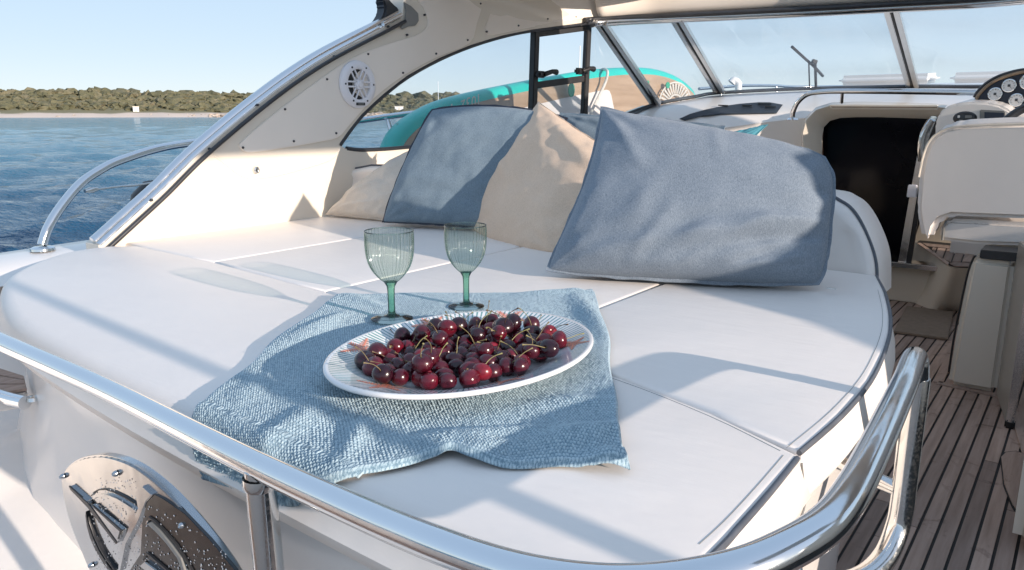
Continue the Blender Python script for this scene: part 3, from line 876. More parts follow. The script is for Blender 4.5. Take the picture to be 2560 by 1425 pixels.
# dark ventilation panel set into the dashboard
vp = [(1698, 298), (1720, 288), (1760, 277), (1800, 269), (1850, 262), (1900, 258), (1930, 258), (1957, 263), (1941, 285), (1900, 286), (1800, 288), (1750, 293), (1712, 303)]
from mathutils.bvhtree import BVHTree
dash_tree = BVHTree.FromPolygons([tuple(v) for v in V], F)
def on_dash(px, py, lift=0.004):
    d_ = ray(px, py).normalized()
    h, n_, _i, _d = dash_tree.ray_cast(Vector((0, 0, CAM_Z)), d_)
    if n_.dot(d_) > 0: n_ = -n_
    return h + n_ * lift
P = [on_dash(px, py, 0.003) for px, py in vp]
cv = on_dash(1830, 276, 0.003)
vent_rows = [P, [p + (cv - p) * 0.06 + (on_dash(px, py, 0.010) - p) * 0.7 for p, (px, py) in zip(P, vp)]]
VV = [q for r in vent_rows for q in r]; n_ = len(P)
FF = grid_faces(2, n_, True)
mid = [((vp[k][0] + vp[-k][0]) / 2, (vp[k][1] + vp[-k][1]) / 2) for k in range(1, 6)]
FF.append(tuple(range(n_, 2 * n_)))
vbm = bmesh.new(); bv_ = [vbm.verts.new(q) for q in VV]
for f in FF: vbm.faces.new([bv_[k] for k in f])
bmesh.ops.triangulate(vbm, faces=[f for f in vbm.faces if len(f.verts) > 4])
vent = bm_obj('vent_panel', vbm, 'vent_grey', Y_)
for px, py, s in ((1808, 268, 26), (1868, 268, 26), (1912, 264, 34), (1926, 271, 28)):
    a, b = on_dash(px - s / 2, py, 0.011), on_dash(px + s / 2, py + 1, 0.011)
    bar('vent_slot', a, b, 0.012, 0.006, 'dark_recess', vent, 0.002)
# companionway: surround, black panel in place of the shaded interior, steel jamb and sill
rows = []
surr = [(2055, 402), (2056, 340), (2060, 318), (2075, 302), (2100, 295), (2140, 293), (2200, 293), (2320, 297), (2350, 299)]
so = [(2005, 402), (2004, 330), (2014, 294), (2040, 268), (2080, 256), (2140, 254), (2200, 255), (2320, 258), (2370, 262)]
r0 = [ony(*p, 4.03) for p in surr]; r1 = [ony(*p, 3.98) for p in so]
r05 = [a.lerp(b, 0.35) + Vector((0, -0.035, 0)) for a, b in zip(r0, r1)]
r08 = [a.lerp(b, 0.8) + Vector((0, -0.045, 0)) for a, b in zip(r0, r1)]
loft('companionway_surround', catmull_rows if False else [r0, r05, r08, r1, [p + Vector((0, 0.08, 0.0)) for p in r1]], 'gelcoat', Y_, angle=70)
prism('hatch_rail', [ony(*p, 3.93) for p in ((2070, 262), (2345, 263), (2345, 274), (2078, 273))], (0, 0.03, 0), 'gelcoat', Y_, 0.004)
prism('hatch_rail', [ony(*p, 3.95) for p in ((2080, 266), (2345, 267), (2345, 270), (2084, 269))], (0, -0.028, 0), 'wood_rim', Y_, 0.001)
door = prism('opening_panel', [Vector((-1.18, 4.075, 1.12)), Vector((-0.675, 4.075, 1.12)), Vector((-0.655, 4.075, 1.25)), Vector((-0.575, 4.075, 1.70)), Vector((-0.50, 4.075, 1.86)), Vector((-1.18, 4.075, 1.86))], (0, 0.012, 0), 'opening_black', Y_, 0)
prism('door_edge', [ony(*p, 4.055) for p in ((2034, 352), (2040, 322), (2056, 305), (2056, 660), (2034, 660))], (0, 0.015, 0), 'wood_brown', Y_, 0.002)
jamb = prism('door_jamb', [ony(*p, 4.0) for p in ((2336, 268), (2352, 268), (2320, 350), (2290, 500), (2264, 660), (2244, 660), (2272, 500), (2300, 350))], (0, 0.03, 0), 'chrome', Y_, 0.004)
prism('door_jamb', [ony(*p, 4.01) for p in ((2352, 268), (2362, 268), (2332, 350), (2302, 500), (2276, 660), (2264, 660), (2290, 500), (2320, 350))], (0, 0.03, 0), 'black_rubber', Y_, 0.003)
prism('jamb_latch', [ony(*p, 3.985) for p in ((2270, 462), (2292, 463), (2289, 494), (2266, 493))], (0, 0.02, 0), 'speaker_white', jamb, 0.003)
tube('jamb_handle', [ony(2326, 300, 3.97), ony(2308, 330, 3.955), ony(2300, 368, 3.955), ony(2303, 402, 3.97)], 0.013, 'wet_steel', jamb, 4, 8)
box('door_sill', (-0.84, 4.03, 1.155), (0.66, 0.10, 0.025), 'chrome', Y_, 0.004)
prism('bulkhead', [(-2.1, 4.07, 0.96), (-0.30, 4.07, 0.96), (-0.30, 4.07, 1.14), (-2.1, 4.07, 1.14)], (0, 0.05, 0), 'gelcoat', Y_, 0.005)
prism('bulkhead', [(-2.1, 4.095, 1.14), (-1.19, 4.095, 1.14), (-1.19, 4.095, 1.80), (-2.1, 4.095, 1.80)], (0, 0.05, 0), 'gelcoat', Y_, 0.005)
# port settee ahead of the sunpad backrest (mostly hidden by the pillows)
box('settee_base', (-1.66, 2.95, 1.17), (0.95, 1.5, 0.42), 'gelcoat', Y_, 0.02)
tube('grab_rail', [ony(1981, 297, 3.80), ony(1983, 280, 3.78), ony(1995, 255, 3.76), ony(2018, 236, 3.75), ony(2050, 230, 3.75), ony(2100, 228, 3.75), ony(2250, 229, 3.75), ony(2440, 232, 3.75)], 0.0115, 'chrome', Y_, 6, 10)
V, F = lathe_geo([(0.0001, 0.008), (0.02, 0.008), (0.028, 0.0)], 18, ony(1981, 297, 3.80) - Vector((0, 0, 0.004)))
mesh('rail_flange', V, F, 'chrome', Y_)
tube('grab_rail', [ony(2106, 230, 3.75), ony(2104, 256, 3.80)], 0.008, 'chrome', Y_, 0, 8)

# --- helm console
pod = [(2352, 330), (2338, 345), (2338, 310), (2346, 285), (2362, 268), (2390, 258), (2430, 254), (2470, 256), (2500, 262), (2525, 275), (2540, 290), (2600, 300), (2600, 345)]
helm = prism('helm_console', [ony(px, py, 3.42) for px, py in pod], (0, 0.55, 0.03), 'gelcoat_white', Y_, 0.03, 4)
V, F = lathe_geo([(0.0001, 0.006), (0.030, 0.006), (0.036, 0.003), (0.042, -0.004)], 24)
c = ony(2412, 295, 3.418)
ctl = mesh('thruster_control', [Vector((v.x, -v.z, v.y * 0.62)) + c for v in V], F, 'dark_trim', helm)
for dx, w in ((-0.020, 0.008), (0.012, 0.022)):
    box('control_button', c + Vector((dx, -0.0065, 0.005)), (w, 0.003, 0.010), 'gauge_white' if dx < 0 else 'grey_plastic', helm, 0.001)
for dx in (-0.012, 0.014):
    box('control_button', c + Vector((dx, -0.0065, -0.009)), (0.012, 0.003, 0.007), 'grey_plastic', helm, 0.001)
scrn = prism('chart_screen', [ony(px, py, 3.405) for px, py in ((2449, 274), (2512, 277), (2512, 303), (2449, 303))], (0, 0.02, 0), 'grey_plastic', helm, 0.003)
prism('screen_glass', [ony(px, py, 3.402) for px, py in ((2461, 280), (2510, 282), (2510, 300), (2461, 300))], (0, 0.01, 0), 'dash_blue', helm, 0.001)
# instrument arch
ia = [(2440, 250), (2448, 236), (2468, 216), (2494, 200), (2524, 189), (2560, 181), (2640, 172), (2640, 300), (2540, 275), (2520, 262), (2490, 252)]
inst = empty('instrument_panel', ony(2530, 285, 3.62), 'arched dark blue instrument panel with round white gauges above the helm', 'instrument panel')
prism('panel_board', [ony(px, py, 3.62) for px, py in ia], (0, 0.12, 0.02), 'dash_blue', inst, 0.004)
tube('panel_rim', [ony(px, py - 1, 3.615) for px, py in ia[:7]], 0.0065, 'wood_rim', inst, 4, 8)
tube('panel_rim', [ony(px - 4, py - 6, 3.63) for px, py in ia[:7]], 0.007, 'dark_trim', inst, 4, 8)
for px, py, r_ in ((2488, 235, 0.025), (2523, 214, 0.025), (2541, 250, 0.025), (2572, 204, 0.03), (2590, 240, 0.025)):
    c = ony(px, py, 3.612)
    V, F = lathe_geo([(0.0001, 0.004), (r_ * 0.9, 0.004), (r_ * 0.92, 0.009), (r_, 0.008), (r_ * 1.04, -0.005)], 22)
    q = mesh('gauge', [Vector((v.x, -v.z, v.y)) + c for v in V], F, 'chrome', inst)
    V, F = lathe_geo([(0.0001, 0.0062), (r_ * 0.86, 0.0062), (r_ * 0.88, 0.001)], 20)
    mesh('dial', [Vector((v.x, -v.z, v.y)) + c for v in V], F, 'gauge_white', q)
    for k in range(9):
        a = math.radians(-30 + k * 30)
        u = Vector((math.cos(a), 0, math.sin(a)))
        bar('dial_mark', c + u * r_ * 0.62 + Vector((0, -0.007, 0)), c + u * r_ * 0.78 + Vector((0, -0.007, 0)), 0.002, 0.001, 'dark_trim', q, 0)
    bar('needle', c + Vector((0, -0.0075, 0)), c + Vector((r_ * 0.4, -0.0075, -r_ * 0.45)), 0.003, 0.001, 'dark_trim', q, 0)
    box('needle_hub', c + Vector((0, -0.0078, 0)), (0.009, 0.002, 0.009), 'dark_trim', q, 0)
# steering wheel (rim, hub, spokes) facing aft
wc = Vector((-0.115, 3.15, 1.74))
whl = empty('steering_wheel', wc, 'dark steering wheel rim with steel spokes beside the white helm seat', 'steering wheel')
tilt = Matrix.Rotation(math.radians(-28), 3, 'X')
ring = [wc + tilt @ Vector((0.19 * math.cos(t), 0, 0.19 * math.sin(t))) for t in np.linspace(0, 2 * math.pi, 48)]
tube('wheel_rim', ring, 0.0145, 'dark_trim', whl, 0, 12)
for a in (90, 210, 330):
    t = math.radians(a)
    tube('spoke', [wc, wc + tilt @ Vector((0.1 * math.cos(t), 0.01, 0.1 * math.sin(t))), wc + tilt @ Vector((0.185 * math.cos(t), 0, 0.185 * math.sin(t)))], 0.009, 'chrome', whl, 3, 8)
V, F = lathe_geo([(0.0001, 0.03), (0.04, 0.025), (0.05, 0.0), (0.03, -0.06), (0.03, -0.3)], 18)
mesh('hub', [wc + tilt @ Vector((v.x, -v.z, v.y)) for v in V], F, 'dark_trim', whl)

# --- pedestal with the teak step, and the helm seat on it
ZP = 1.20
pp = [onz(2290, 607, ZP), onz(2320, 628, ZP), onz(2350, 651, ZP), onz(2368, 663, ZP), onz(2385, 669, ZP), onz(2430, 672, ZP), Vector((-0.1, 3.84, ZP)), Vector((-0.1, 4.5, ZP)), Vector((-0.70, 4.5, ZP))]
rows = []
base_pts = [onz(2262, 742, FLOOR_Z), onz(2300, 763, FLOOR_Z), onz(2325, 772, FLOOR_Z), onz(2340, 775, FLOOR_Z), onz(2360, 777, FLOOR_Z), onz(2400, 779, FLOOR_Z), Vector((-0.1, 3.95, FLOOR_Z)), Vector((-0.1, 4.5, FLOOR_Z)), Vector((-0.72, 4.5, FLOOR_Z))]
for k in np.linspace(0, 1, 6):
    rows.append(catmull([b.lerp(t, k) for b, t in zip(base_pts, pp)], 3, True))
loft('helm_pedestal', rows, 'gelcoat', Y_, closed=True, caps=True, angle=60)
prism('pedestal_side', [ony(*p, 4.52) for p in ((2262, 640), (2290, 480), (2330, 320), (2500, 320), (2500, 660), (2262, 690))], (0, 0.035, 0), 'gelcoat', Y_, 0.006)
cxy = sum(pp, Vector()) / len(pp)
stp = prism('teak_step', [p + (cxy - p) * 0.03 + Vector((0, 0, 0.001)) for p in pp], (0, 0, 0.006), 'caulk', Y_, 0)
def clip_quad(px_list, z): return [onz(*p, z) for p in px_list]
for q in ([(2292, 609), (2302, 609), (2372, 658), (2370, 664)], [(2306, 609), (2440, 622), (2440, 630), (2318, 617)], [(2374, 660), (2386, 657), (2425, 660), (2425, 668), (2386, 667)]):
    prism('plank', clip_quad(q, ZP + 0.007), (0, 0, 0.004), 'teak', stp, 0)
xs_ = [2330, 2343, 2366, 2390, 2414, 2440]
for a, b in zip(xs_, xs_[1:]):
    yb0, yb1 = 619 + (a - 2322) * 0.09, 619 + (b - 2322) * 0.09
    low = lambda x: min(656, 622 + (x - 2326) * 0.68)
    sl = -14
    q = [(a + 2, yb0), (b - 2, yb1), (b - 2 + sl * (low(b) - yb1) / 37, low(b)), (a + 2 + sl * (low(a) - yb0) / 37, low(a))]
    if low(a) - yb0 < 3: q = [(a + 2, yb0), (b - 2, yb1), (b - 4, low(b) - 2)]
    prism('plank', clip_quad(q, ZP + 0.007), (0, 0, 0.004), 'teak', stp, 0)
seat = empty('helm_seat', ony(2420, 640, 3.0), 'white padded helm seat with tall rounded backrest on a cream pedestal', 'seat')
sb = [(2296, 560), (2291, 520), (2297, 440), (2306, 395), (2318, 360), (2336, 336), (2364, 320), (2400, 313), (2480, 309), (2620, 305), (2640, 420), (2640, 552), (2560, 549), (2440, 544), (2380, 541), (2352, 550), (2338, 570), (2330, 602), (2304, 598)]
prism('backrest', [ony(px, py, 2.95) for px, py in sb], (0, 0.13, 0.02), 'seat_vinyl', seat, 0.026, 5)
tube('piping', [ony(px, py + 3, 2.948) for px, py in sb[2:10]], 0.0035, 'piping_grey' if False else 'gelcoat', seat, 4, 6)
prism('lower_bolster', [ony(px, py, 2.99) for px, py in ((2352, 560), (2372, 548), (2440, 551), (2620, 560), (2620, 618), (2440, 612), (2370, 604), (2348, 600))], (0, 0.10, 0.01), 'seat_vinyl', seat, 0.022, 4)
tube('strap', [ony(2366, 552, 2.985), ony(2358, 572, 2.98), ony(2356, 600, 2.985)], 0.004, 'grey_plastic', seat, 3, 6)
box('seat_base', (-0.05, 3.35, 1.50), (0.60, 0.55, 0.12), 'seat_vinyl', seat, 0.04, None, 4)

# --- wet bar cabinet on the starboard side of the walkway
cab = empty('galley_cabinet', (-0.22, 2.9, FLOOR_Z), 'tall cream cabinet with grey end panel standing on the teak floor', 'cabinet')
prism('cabinet_body', [(-0.306, 2.857, FLOOR_Z + 0.002), (-0.166, 2.857, FLOOR_Z + 0.002), (-0.166, 2.857, 1.40), (-0.285, 2.857, 1.40), (-0.297, 2.857, 1.2)], (0, 0.6, 0), 'gelcoat', cab, 0.016, 3)
prism('cabinet_gap', [(-0.262, 2.85, 1.405), (-0.06, 2.85, 1.405), (-0.06, 2.85, 1.432), (-0.262, 2.85, 1.432)], (0, 0.12, 0), 'dark_recess', cab, 0.002)  # black strip stands in for the shaded gap over the cabinet
tube('cabinet_seam', [ony(px, py, 2.853) for px, py in ((2436, 640), (2420, 680), (2400, 770), (2384, 850), (2372, 930))], 0.0035, 'black_rubber', cab, 3, 6)
prism('end_panel', [(-0.163, 2.85, FLOOR_Z + 0.003), (-0.112, 2.57, FLOOR_Z + 0.003), (-0.112, 2.57, 1.47), (-0.163, 2.85, 1.47)], (0.02, 0.01, 0), 'cabinet_grey', cab, 0.003)
box('corner_trim', (-0.103, 2.562, 1.22), (0.022, 0.022, 0.49), 'wet_steel', cab, 0.005)
box('corner_foot', (-0.103, 2.562, FLOOR_Z + 0.012), (0.026, 0.026, 0.024), 'black_rubber', cab, 0.004)
lock = box('side_locker', (0.16, 2.08, 1.12), (0.40, 0.62, 0.30), 'gelcoat', Y_, 0.03, None, 3)

mt = prism('doormat', [onz(*p, FLOOR_Z + 0.002) for p in ((2266, 769), (2384, 784), (2370, 852), (2233, 833))], (0, 0, 0.010), 'mat_brown', None, 0.003)
tag(mt, 'plain brown mat lying on the teak floor before the pedestal', 'mat')

# ================================================================== FITTINGS BOLTED TO THE YACHT
# loudspeaker on the arch
sc = onwall(893, 211, 0.006)
spk = empty('loudspeaker', sc, 'round white loudspeaker with six paired spokes set in the arch', 'loudspeaker')
def face(V, c=sc): return [Vector((v.z, v.x, v.y)) + c for v in V]
RS = 0.083
V, F = lathe_geo([(RS * 0.63, -0.004), (RS * 0.65, 0.012), (RS * 0.74, 0.015), (RS * 0.90, 0.013), (RS, 0.007), (RS * 1.02, 0.0)], 40)
mesh('bezel', face(V), F, 'speaker_white', spk)
V, F = lathe_geo([(0.0001, -0.001), (RS * 0.64, 0.0005)], 32)
mesh('cone', face(V), F, 'dark_recess', spk)
for k in range(6):
    a = math.radians(60 * k)
    u = Vector((0, math.cos(a), math.sin(a))); w = Vector((0, -math.sin(a), math.cos(a)))
    for s in (-1, 1):
        o_ = w * RS * 0.105 * s + Vector((0.011, 0, 0))
        bar('spoke', sc + u * RS * 0.15 + o_, sc + u * RS * 0.67 + o_, RS * 0.062, 0.006, 'speaker_white', spk, 0.0015)
V, F = lathe_geo([(0.0001, 0.0185), (RS * 0.11, 0.018), (RS * 0.13, 0.013), (RS * 0.22, 0.0135), (RS * 0.25, 0.006)], 24)
mesh('cap', face(V), F, 'speaker_white', spk)
for k in range(6):
    a = math.radians(60 * k)
    c = sc + Vector((0.0155, RS * 0.80 * math.cos(a), RS * 0.80 * math.sin(a)))
    V, F = lathe_geo([(0.0001, 0.001), (0.0034, 0.0006), (0.0036, -0.002)], 8)
    mesh('screw', [Vector((v.z, v.x, v.y)) + c for v in V], F, 'dark_trim', spk)
bar('badge', sc + Vector((0.0145, -0.021, -RS * 0.83)), sc + Vector((0.0145, 0.021, -RS * 0.83)), 0.003, 0.010, 'dark_recess', spk, 0.001)
bar('badge_print', sc + Vector((0.0165, -0.013, -RS * 0.83)), sc + Vector((0.0165, 0.013, -RS * 0.83)), 0.001, 0.003, 'grey_plastic', spk, 0)

# polished rail that runs round the sunpad
rail = empty('sunpad_rail', (-0.45, 0.42, 1.0), 'polished steel tube rail curving round the front of the sunpad', 'rail')
rp = [(-1.62, 0.56, 1.305), (-1.70, 0.545, 1.305), (-1.84, 0.53, 1.31), (-1.95, 0.52, 1.345), (-1.99, 0.50, 1.42), (-1.95, 0.475, 1.49), (-1.80, 0.455, 1.512)]
rp = [Vector(p) for p in rp]
for px, py, z in ((-140, 782, 1.516), (0, 853, 1.516), (150, 920, 1.516), (300, 990, 1.516), (600, 1142, 1.522), (900, 1281, 1.534), (1100, 1364, 1.546), (1300, 1430, 1.557), (1500, 1462, 1.567), (1680, 1457, 1.575), (1840, 1426, 1.581), (1960, 1377, 1.584), (2064, 1312, 1.585), (2130, 1228, 1.585), (2188, 1118, 1.583), (2243, 1000, 1.579), (2266, 948, 1.576)):
    rp.append(onz(px, py, z))
rp += [Vector((-0.147, 1.015, 1.568)), Vector((-0.146, 1.035, 1.552)), Vector((-0.145, 1.042, 1.525))]
rp2 = catmull(rp, 7)
tube('top_tube', rp2, 0.0136, 'chrome', rail, 0, 20)
e = rp[-1]
post_ = [Vector((-0.145, 1.042, 1.535)), Vector((-0.145, 1.042, 1.45)), Vector((-0.145, 1.042, 1.36)), Vector((-0.147, 1.035, 1.325)), Vector((-0.152, 1.005, 1.300)), Vector((-0.165, 0.965, 1.288)), Vector((-0.19, 0.93, 1.284)), Vector((-0.232, 0.90, 1.284))]
tube('end_post', post_, 0.0150, 'wet_steel', rail, 6, 16)
fl = post_[-1]
fdir = Vector((1, 0.35, 0)).normalized()
V, F = lathe_geo([(0.0001, 0.006), (0.022, 0.006), (0.029, 0.004), (0.030, 0.0), (0.030, -0.004)], 24)
q = fdir.to_track_quat('Z', 'Y').to_matrix()
mesh('flange', [q @ v + fl for v in V], F, 'wet_steel', rail)
xb = ony(2258, 1248, 1.042)
tube('cross_tube', [Vector((-0.145, 1.042, xb.z + 0.01)), Vector((-0.24, 1.06, xb.z + 0.022))], 0.0105, 'wet_steel', rail, 0, 14)
sp_top = onz(648, 1172, 1.52)
tube('stanchion', [sp_top, sp_top - Vector((0, -0.004, 0.2)), sp_top - Vector((0, -0.006, 0.50))], 0.0148, 'wet_steel', rail, 0, 16)
V, F = lathe_geo([(0.0001, 0.008), (0.012, 0.007), (0.014, 0.0)], 12, onz(98, 996, 1.305) + Vector((0, -0.01, 0.0)))
mesh('rail_bolt', V, F, 'wet_steel', rail)
# crease of weld where the stanchion meets the rail
V, F = lathe_geo([(0.0168, 0.0), (0.0175, -0.006), (0.0160, -0.012)], 16, sp_top - Vector((0, 0, 0.008)))
mesh('weld', V, F, 'wet_steel', rail)

# polished oval badge plate on the transom under the pad
FP = 0.395
def pl(px, py, off=0.0): 
    p = ony(px, py, FP); return Vector((p.x, p.y - off, p.z))
plate_px = [(152, 1200), (155, 1186), (163, 1172), (176, 1159), (195, 1148), (215, 1142), (245, 1139), (272, 1142), (305, 1152), (335, 1167), (370, 1192), (405, 1222), (440, 1257), (480, 1302), (520, 1352), (550, 1392), (580, 1440), (600, 1500), (590, 1540), (540, 1580), (450, 1590), (360, 1570), (300, 1530), (255, 1480), (222, 1425), (205, 1385), (190, 1350), (175, 1310), (165, 1275), (157, 1240)]
badge = empty('badge_plate', pl(350, 1500), 'polished oval steel plate with embossed compass needle under the sunpad', 'plate')
prism('plate', catmull([pl(*p) for p in plate_px], 2, True), (0, 0.014, 0), 'plate_steel', badge, 0.0025)
def emb(px_list, name, mat, off, th, sm=0, bev=0.001):
    P = [pl(*p, off) for p in px_list]
    if sm: P = catmull(P, sm, True)
    return prism(name, P, (0, th, 0), mat, badge, bev)
Z = lambda x, y: (140 + x / 4.384, 1100 + y / 4.384)
emb([Z(185, 490), Z(375, 655), Z(375, 690), Z(440, 720), Z(750, 975), Z(735, 1075), Z(700, 1120), Z(390, 720)], 'needle', 'plate_steel', 0.004, 0.005)
emb([Z(182, 488), Z(200, 530), Z(390, 725), Z(698, 1122), Z(700, 1100), Z(420, 715), Z(365, 655)], 'needle_edge', 'dark_recess', 0.0050, 0.002, 0, 0)
emb([Z(432, 705), Z(440, 700), Z(755, 972), Z(722, 1070), Z(716, 1068), Z(740, 985)], 'needle_edge', 'dark_recess', 0.0050, 0.002, 0, 0)
def arc_strip(a, name, mat, off, th):
    return emb(a, name, mat, off, th, 0, 0.0005)
arc_strip([Z(398, 605), Z(430, 560), Z(480, 532), Z(560, 528), Z(660, 558), Z(770, 612), Z(860, 668), Z(935, 725), Z(925, 735), Z(850, 682), Z(760, 628), Z(655, 574), Z(560, 542), Z(485, 545), Z(440, 570), Z(405, 608)], 'ring_edge', 'dark_recess', 0.0025, 0.004)
arc_strip([Z(420, 630), Z(460, 595), Z(520, 578), Z(600, 590), Z(700, 630), Z(800, 690), Z(905, 760), Z(890, 795), Z(790, 730), Z(690, 668), Z(590, 622), Z(520, 610), Z(470, 618), Z(440, 640)], 'ring_segment', 'plate_steel', 0.0035, 0.005)
arc_strip([Z(350, 770), Z(362, 830), Z(385, 930), Z(430, 1060), Z(500, 1210), Z(600, 1370), Z(660, 1450), Z(620, 1450), Z(560, 1370), Z(460, 1210), Z(395, 1060), Z(360, 930), Z(346, 820)], 'ring_segment', 'dark_recess', 0.003, 0.004)
arc_strip([Z(388, 825), Z(405, 900), Z(450, 1030), Z(520, 1180), Z(600, 1310), Z(680, 1415), Z(672, 1420), Z(590, 1315), Z(508, 1180), Z(440, 1030), Z(394, 900), Z(384, 830)], 'ring_edge', 'dark_recess', 0.004, 0.005)
emb([Z(1020, 665), Z(1090, 590), Z(980, 490), Z(900, 560), Z(930, 730), Z(900, 800), Z(770, 1080), Z(730, 1200), Z(710, 1425), Z(740, 1425), Z(800, 1130), Z(940, 870)], 'centre_band', 'plate_steel', 0.004, 0.005)
emb([Z(1020, 665), Z(930, 860), Z(1010, 700), Z(990, 780), Z(965, 900), Z(945, 1240), Z(820, 1430), Z(1500, 1640), Z(1990, 1430), Z(1700, 1080), Z(1430, 800), Z(1200, 640), Z(1100, 590)], 'dark_half', 'dark_steel', 0.0022, 0.004)
arc_strip([Z(1045, 820), Z(1120, 870), Z(1230, 980), Z(1360, 1130), Z(1480, 1320), Z(1540, 1430), Z(1520, 1430), Z(1460, 1325), Z(1340, 1140), Z(1215, 995), Z(1110, 890), Z(1045, 835)], 'ring_edge', 'dark_recess', 0.0042, 0.004)
arc_strip([Z(1050, 900), Z(1150, 990), Z(1260, 1110), Z(1380, 1270), Z(1440, 1430), Z(1470, 1430), Z(1420, 1270), Z(1300, 1110), Z(1180, 965), Z(1080, 880)], 'ring_segment', 'grey_plastic', 0.006, 0.005)
emb([Z(1020, 1215), Z(1035, 1220), Z(1280, 1425), Z(1265, 1430), Z(1030, 1240), Z(990, 1300), Z(982, 1298)], 'needle_edge', 'dark_recess', 0.0045, 0.004, 0, 0)
emb([Z(1020, 1310), Z(965, 1360), Z(1080, 1450), Z(1200, 1450), Z(1180, 1420)], 'needle', 'plate_steel', 0.006, 0.005)
emb([Z(1025, 870), Z(1050, 870), Z(1045, 915), Z(1022, 915)], 'needle', 'plate_steel', 0.005, 0.004)
for x, y in ((92, 392), (672, 362), (1400, 925), (405, 1365)):
    c = pl(*Z(x, y), 0.003)
    V, F = lathe_geo([(0.0001, 0.001), (0.0012, 0.0015), (0.002, 0.003), (0.0034, 0.001), (0.0038, -0.002)], 12)
    mesh('screw', [Vector((v.x, -v.z, v.y)) + c for v in V], F, 'plate_steel', badge)
# beads of water: on the plate and on the lower edge of the pad side
bm = bmesh.new(); bmesh.ops.create_icosphere(bm, subdivisions=1, radius=1); bm.verts.index_update()
dv = np.array([tuple(v.co) for v in bm.verts]); df = np.array([[v.index for v in f.verts] for f in bm.faces]); bm.free()
def beads(name, pts_, mat, parent):
    VS, FS, off = [], [], 0
    for c, r, n_ in pts_:
        s = np.array([r, r * 0.55, r * random.uniform(0.9, 1.35)])
        VS.append(dv * s + np.array(tuple(c))); FS.append(df + off); off += len(dv)
    V = np.concatenate(VS).tolist(); F = np.concatenate(FS).tolist()
    return mesh(name, V, F, mat, parent)
mkw = NT('water_bead').set(rough=0.03, trans=0.0, base=(0.75, 0.75, 0.76), metal=0.85)
pts_ = []
for k in range(520):
    x, y = random.uniform(420, 1900), random.uniform(420, 1430)
    if y < 0.72 * (x - 1000) + 560: continue
    pts_.append((pl(*Z(x, y), 0.0028), random.uniform(0.0004, 0.0013), None))
tag(beads('water_bead', pts_, 'water_bead', badge), kind='stuff')

# port guard rail, its wire, and the black fender hanging outside
gr = empty('guard_rail', onx(105, 612, -2.42), 'curved steel guard rail rising from the port side deck over the sea', 'rail')
gp = [onx(105, 612, -2.42), onx(120, 570, -2.425), onx(150, 520, -2.44), onx(200, 460, -2.47), onx(250, 425, -2.50), onx(300, 401, -2.53), onx(400, 370, -2.58), onx(500, 354, -2.63), Vector((-2.67, 2.05, 1.80)), onx(900, 301, -2.70), onx(1080, 279, -2.71), Vector((-2.72, 3.8, 1.90)), Vector((-2.70, 4.8, 1.95)), Vector((-2.62, 5.8, 2.02))]
tube('top_tube', gp, 0.0135, 'chrome', gr, 6, 12)
V, F = lathe_geo([(0.0001, 0.008), (0.022, 0.008), (0.032, 0.003), (0.033, -0.004)], 20, gp[0] + Vector((0, 0, -0.012)))
mesh('flange', V, F, 'chrome', gr)
tube('wire', [onx(215, 477, -2.47), onx(300, 466, -2.52), onx(390, 455, -2.56), Vector((-2.64, 1.95, 1.69))], 0.0035, 'wet_steel', gr, 3, 8)
tube('wire_fitting', [onx(212, 478, -2.47), onx(228, 475, -2.475), onx(244, 472, -2.48)], [0.006, 0.010, 0.006], 'wet_steel', gr, 0, 10)
for yy in (2.6, 4.3):
    tube('stanchion', [(-2.555, yy, 1.45 + 0.02 * yy), (-2.69, yy, 1.70 + 0.05 * yy)], 0.0125, 'chrome', gr, 0, 10)
fd = empty('fender', onx(375, 500, -2.62), 'black rounded fender hanging outside behind the arch', 'fender')
c = onx(402, 655, -2.70) + Vector((0.06, -0.09, 0.24))
V, F = lathe_geo([(0.0001, 0.30), (0.03, 0.295), (0.075, 0.25), (0.095, 0.17), (0.10, 0.0), (0.095, -0.2), (0.07, -0.3), (0.0001, -0.33)], 20, c - Vector((0.06, -0.09, 0.24)))
mesh('fender_body', V, F, 'black_rubber', fd)
tube('fender_rope', [c - Vector((0.06, -0.09, -0.05)), Vector((-2.655, c.y + 0.35, 1.785))], 0.006, 'black_rubber', fd, 0, 8)

# bow rail, bow fittings, wiper
br = empty('bow_rail', (-2.2, 7.0, 1.8), 'thin steel bow rail seen low through the windscreen', 'rail')
bp_ = [(-2.40, 5.6, 2.03), (-2.75, 6.6, 2.085), (-2.66, 7.0, 2.10), (-2.15, 7.6, 2.12), (-1.4, 8.6, 2.16), (-0.45, 9.6, 2.2), (0.6, 8.4, 2.16), (1.4, 6.6, 2.1)]
bp_ = [ony(1748, 222, 6.2), ony(1800, 218, 6.6), ony(1860, 214, 7.1), ony(1940, 214, 7.7), ony(2010, 217, 8.3), Vector((-1.6, 9.0, 2.14)), Vector((-0.45, 9.9, 2.16)), Vector((0.9, 8.4, 2.14)), Vector((1.45, 6.2, 2.08))]
tube('top_tube', bp_, 0.013, 'chrome', br, 5, 8)
for i in (1, 3, 5, 7):
    p = Vector(bp_[i]); tube('stanchion', [p, p + Vector((0.08 if p.x < 0 else -0.08, 0, -0.42))], 0.011, 'chrome', br, 0, 8)
c = ony(1846, 222, 6.0)
vc = empty('deck_ventilator', c - Vector((0, 0, 0.12)), 'small white hooked ventilator on the foredeck', 'ventilator')
tube('cowl', [c + Vector((0, 0, -0.3)), c, c + Vector((-0.005, 0, 0.045)), c + Vector((-0.035, -0.01, 0.062)), c + Vector((-0.05, -0.02, 0.045))], [0.028, 0.026, 0.026, 0.03, 0.034], 'white_paint', vc, 4, 12)
wp = empty('windscreen_wiper', ony(2038, 218, 4.52), 'dark windscreen wiper standing at an angle outside the glass', 'wiper')
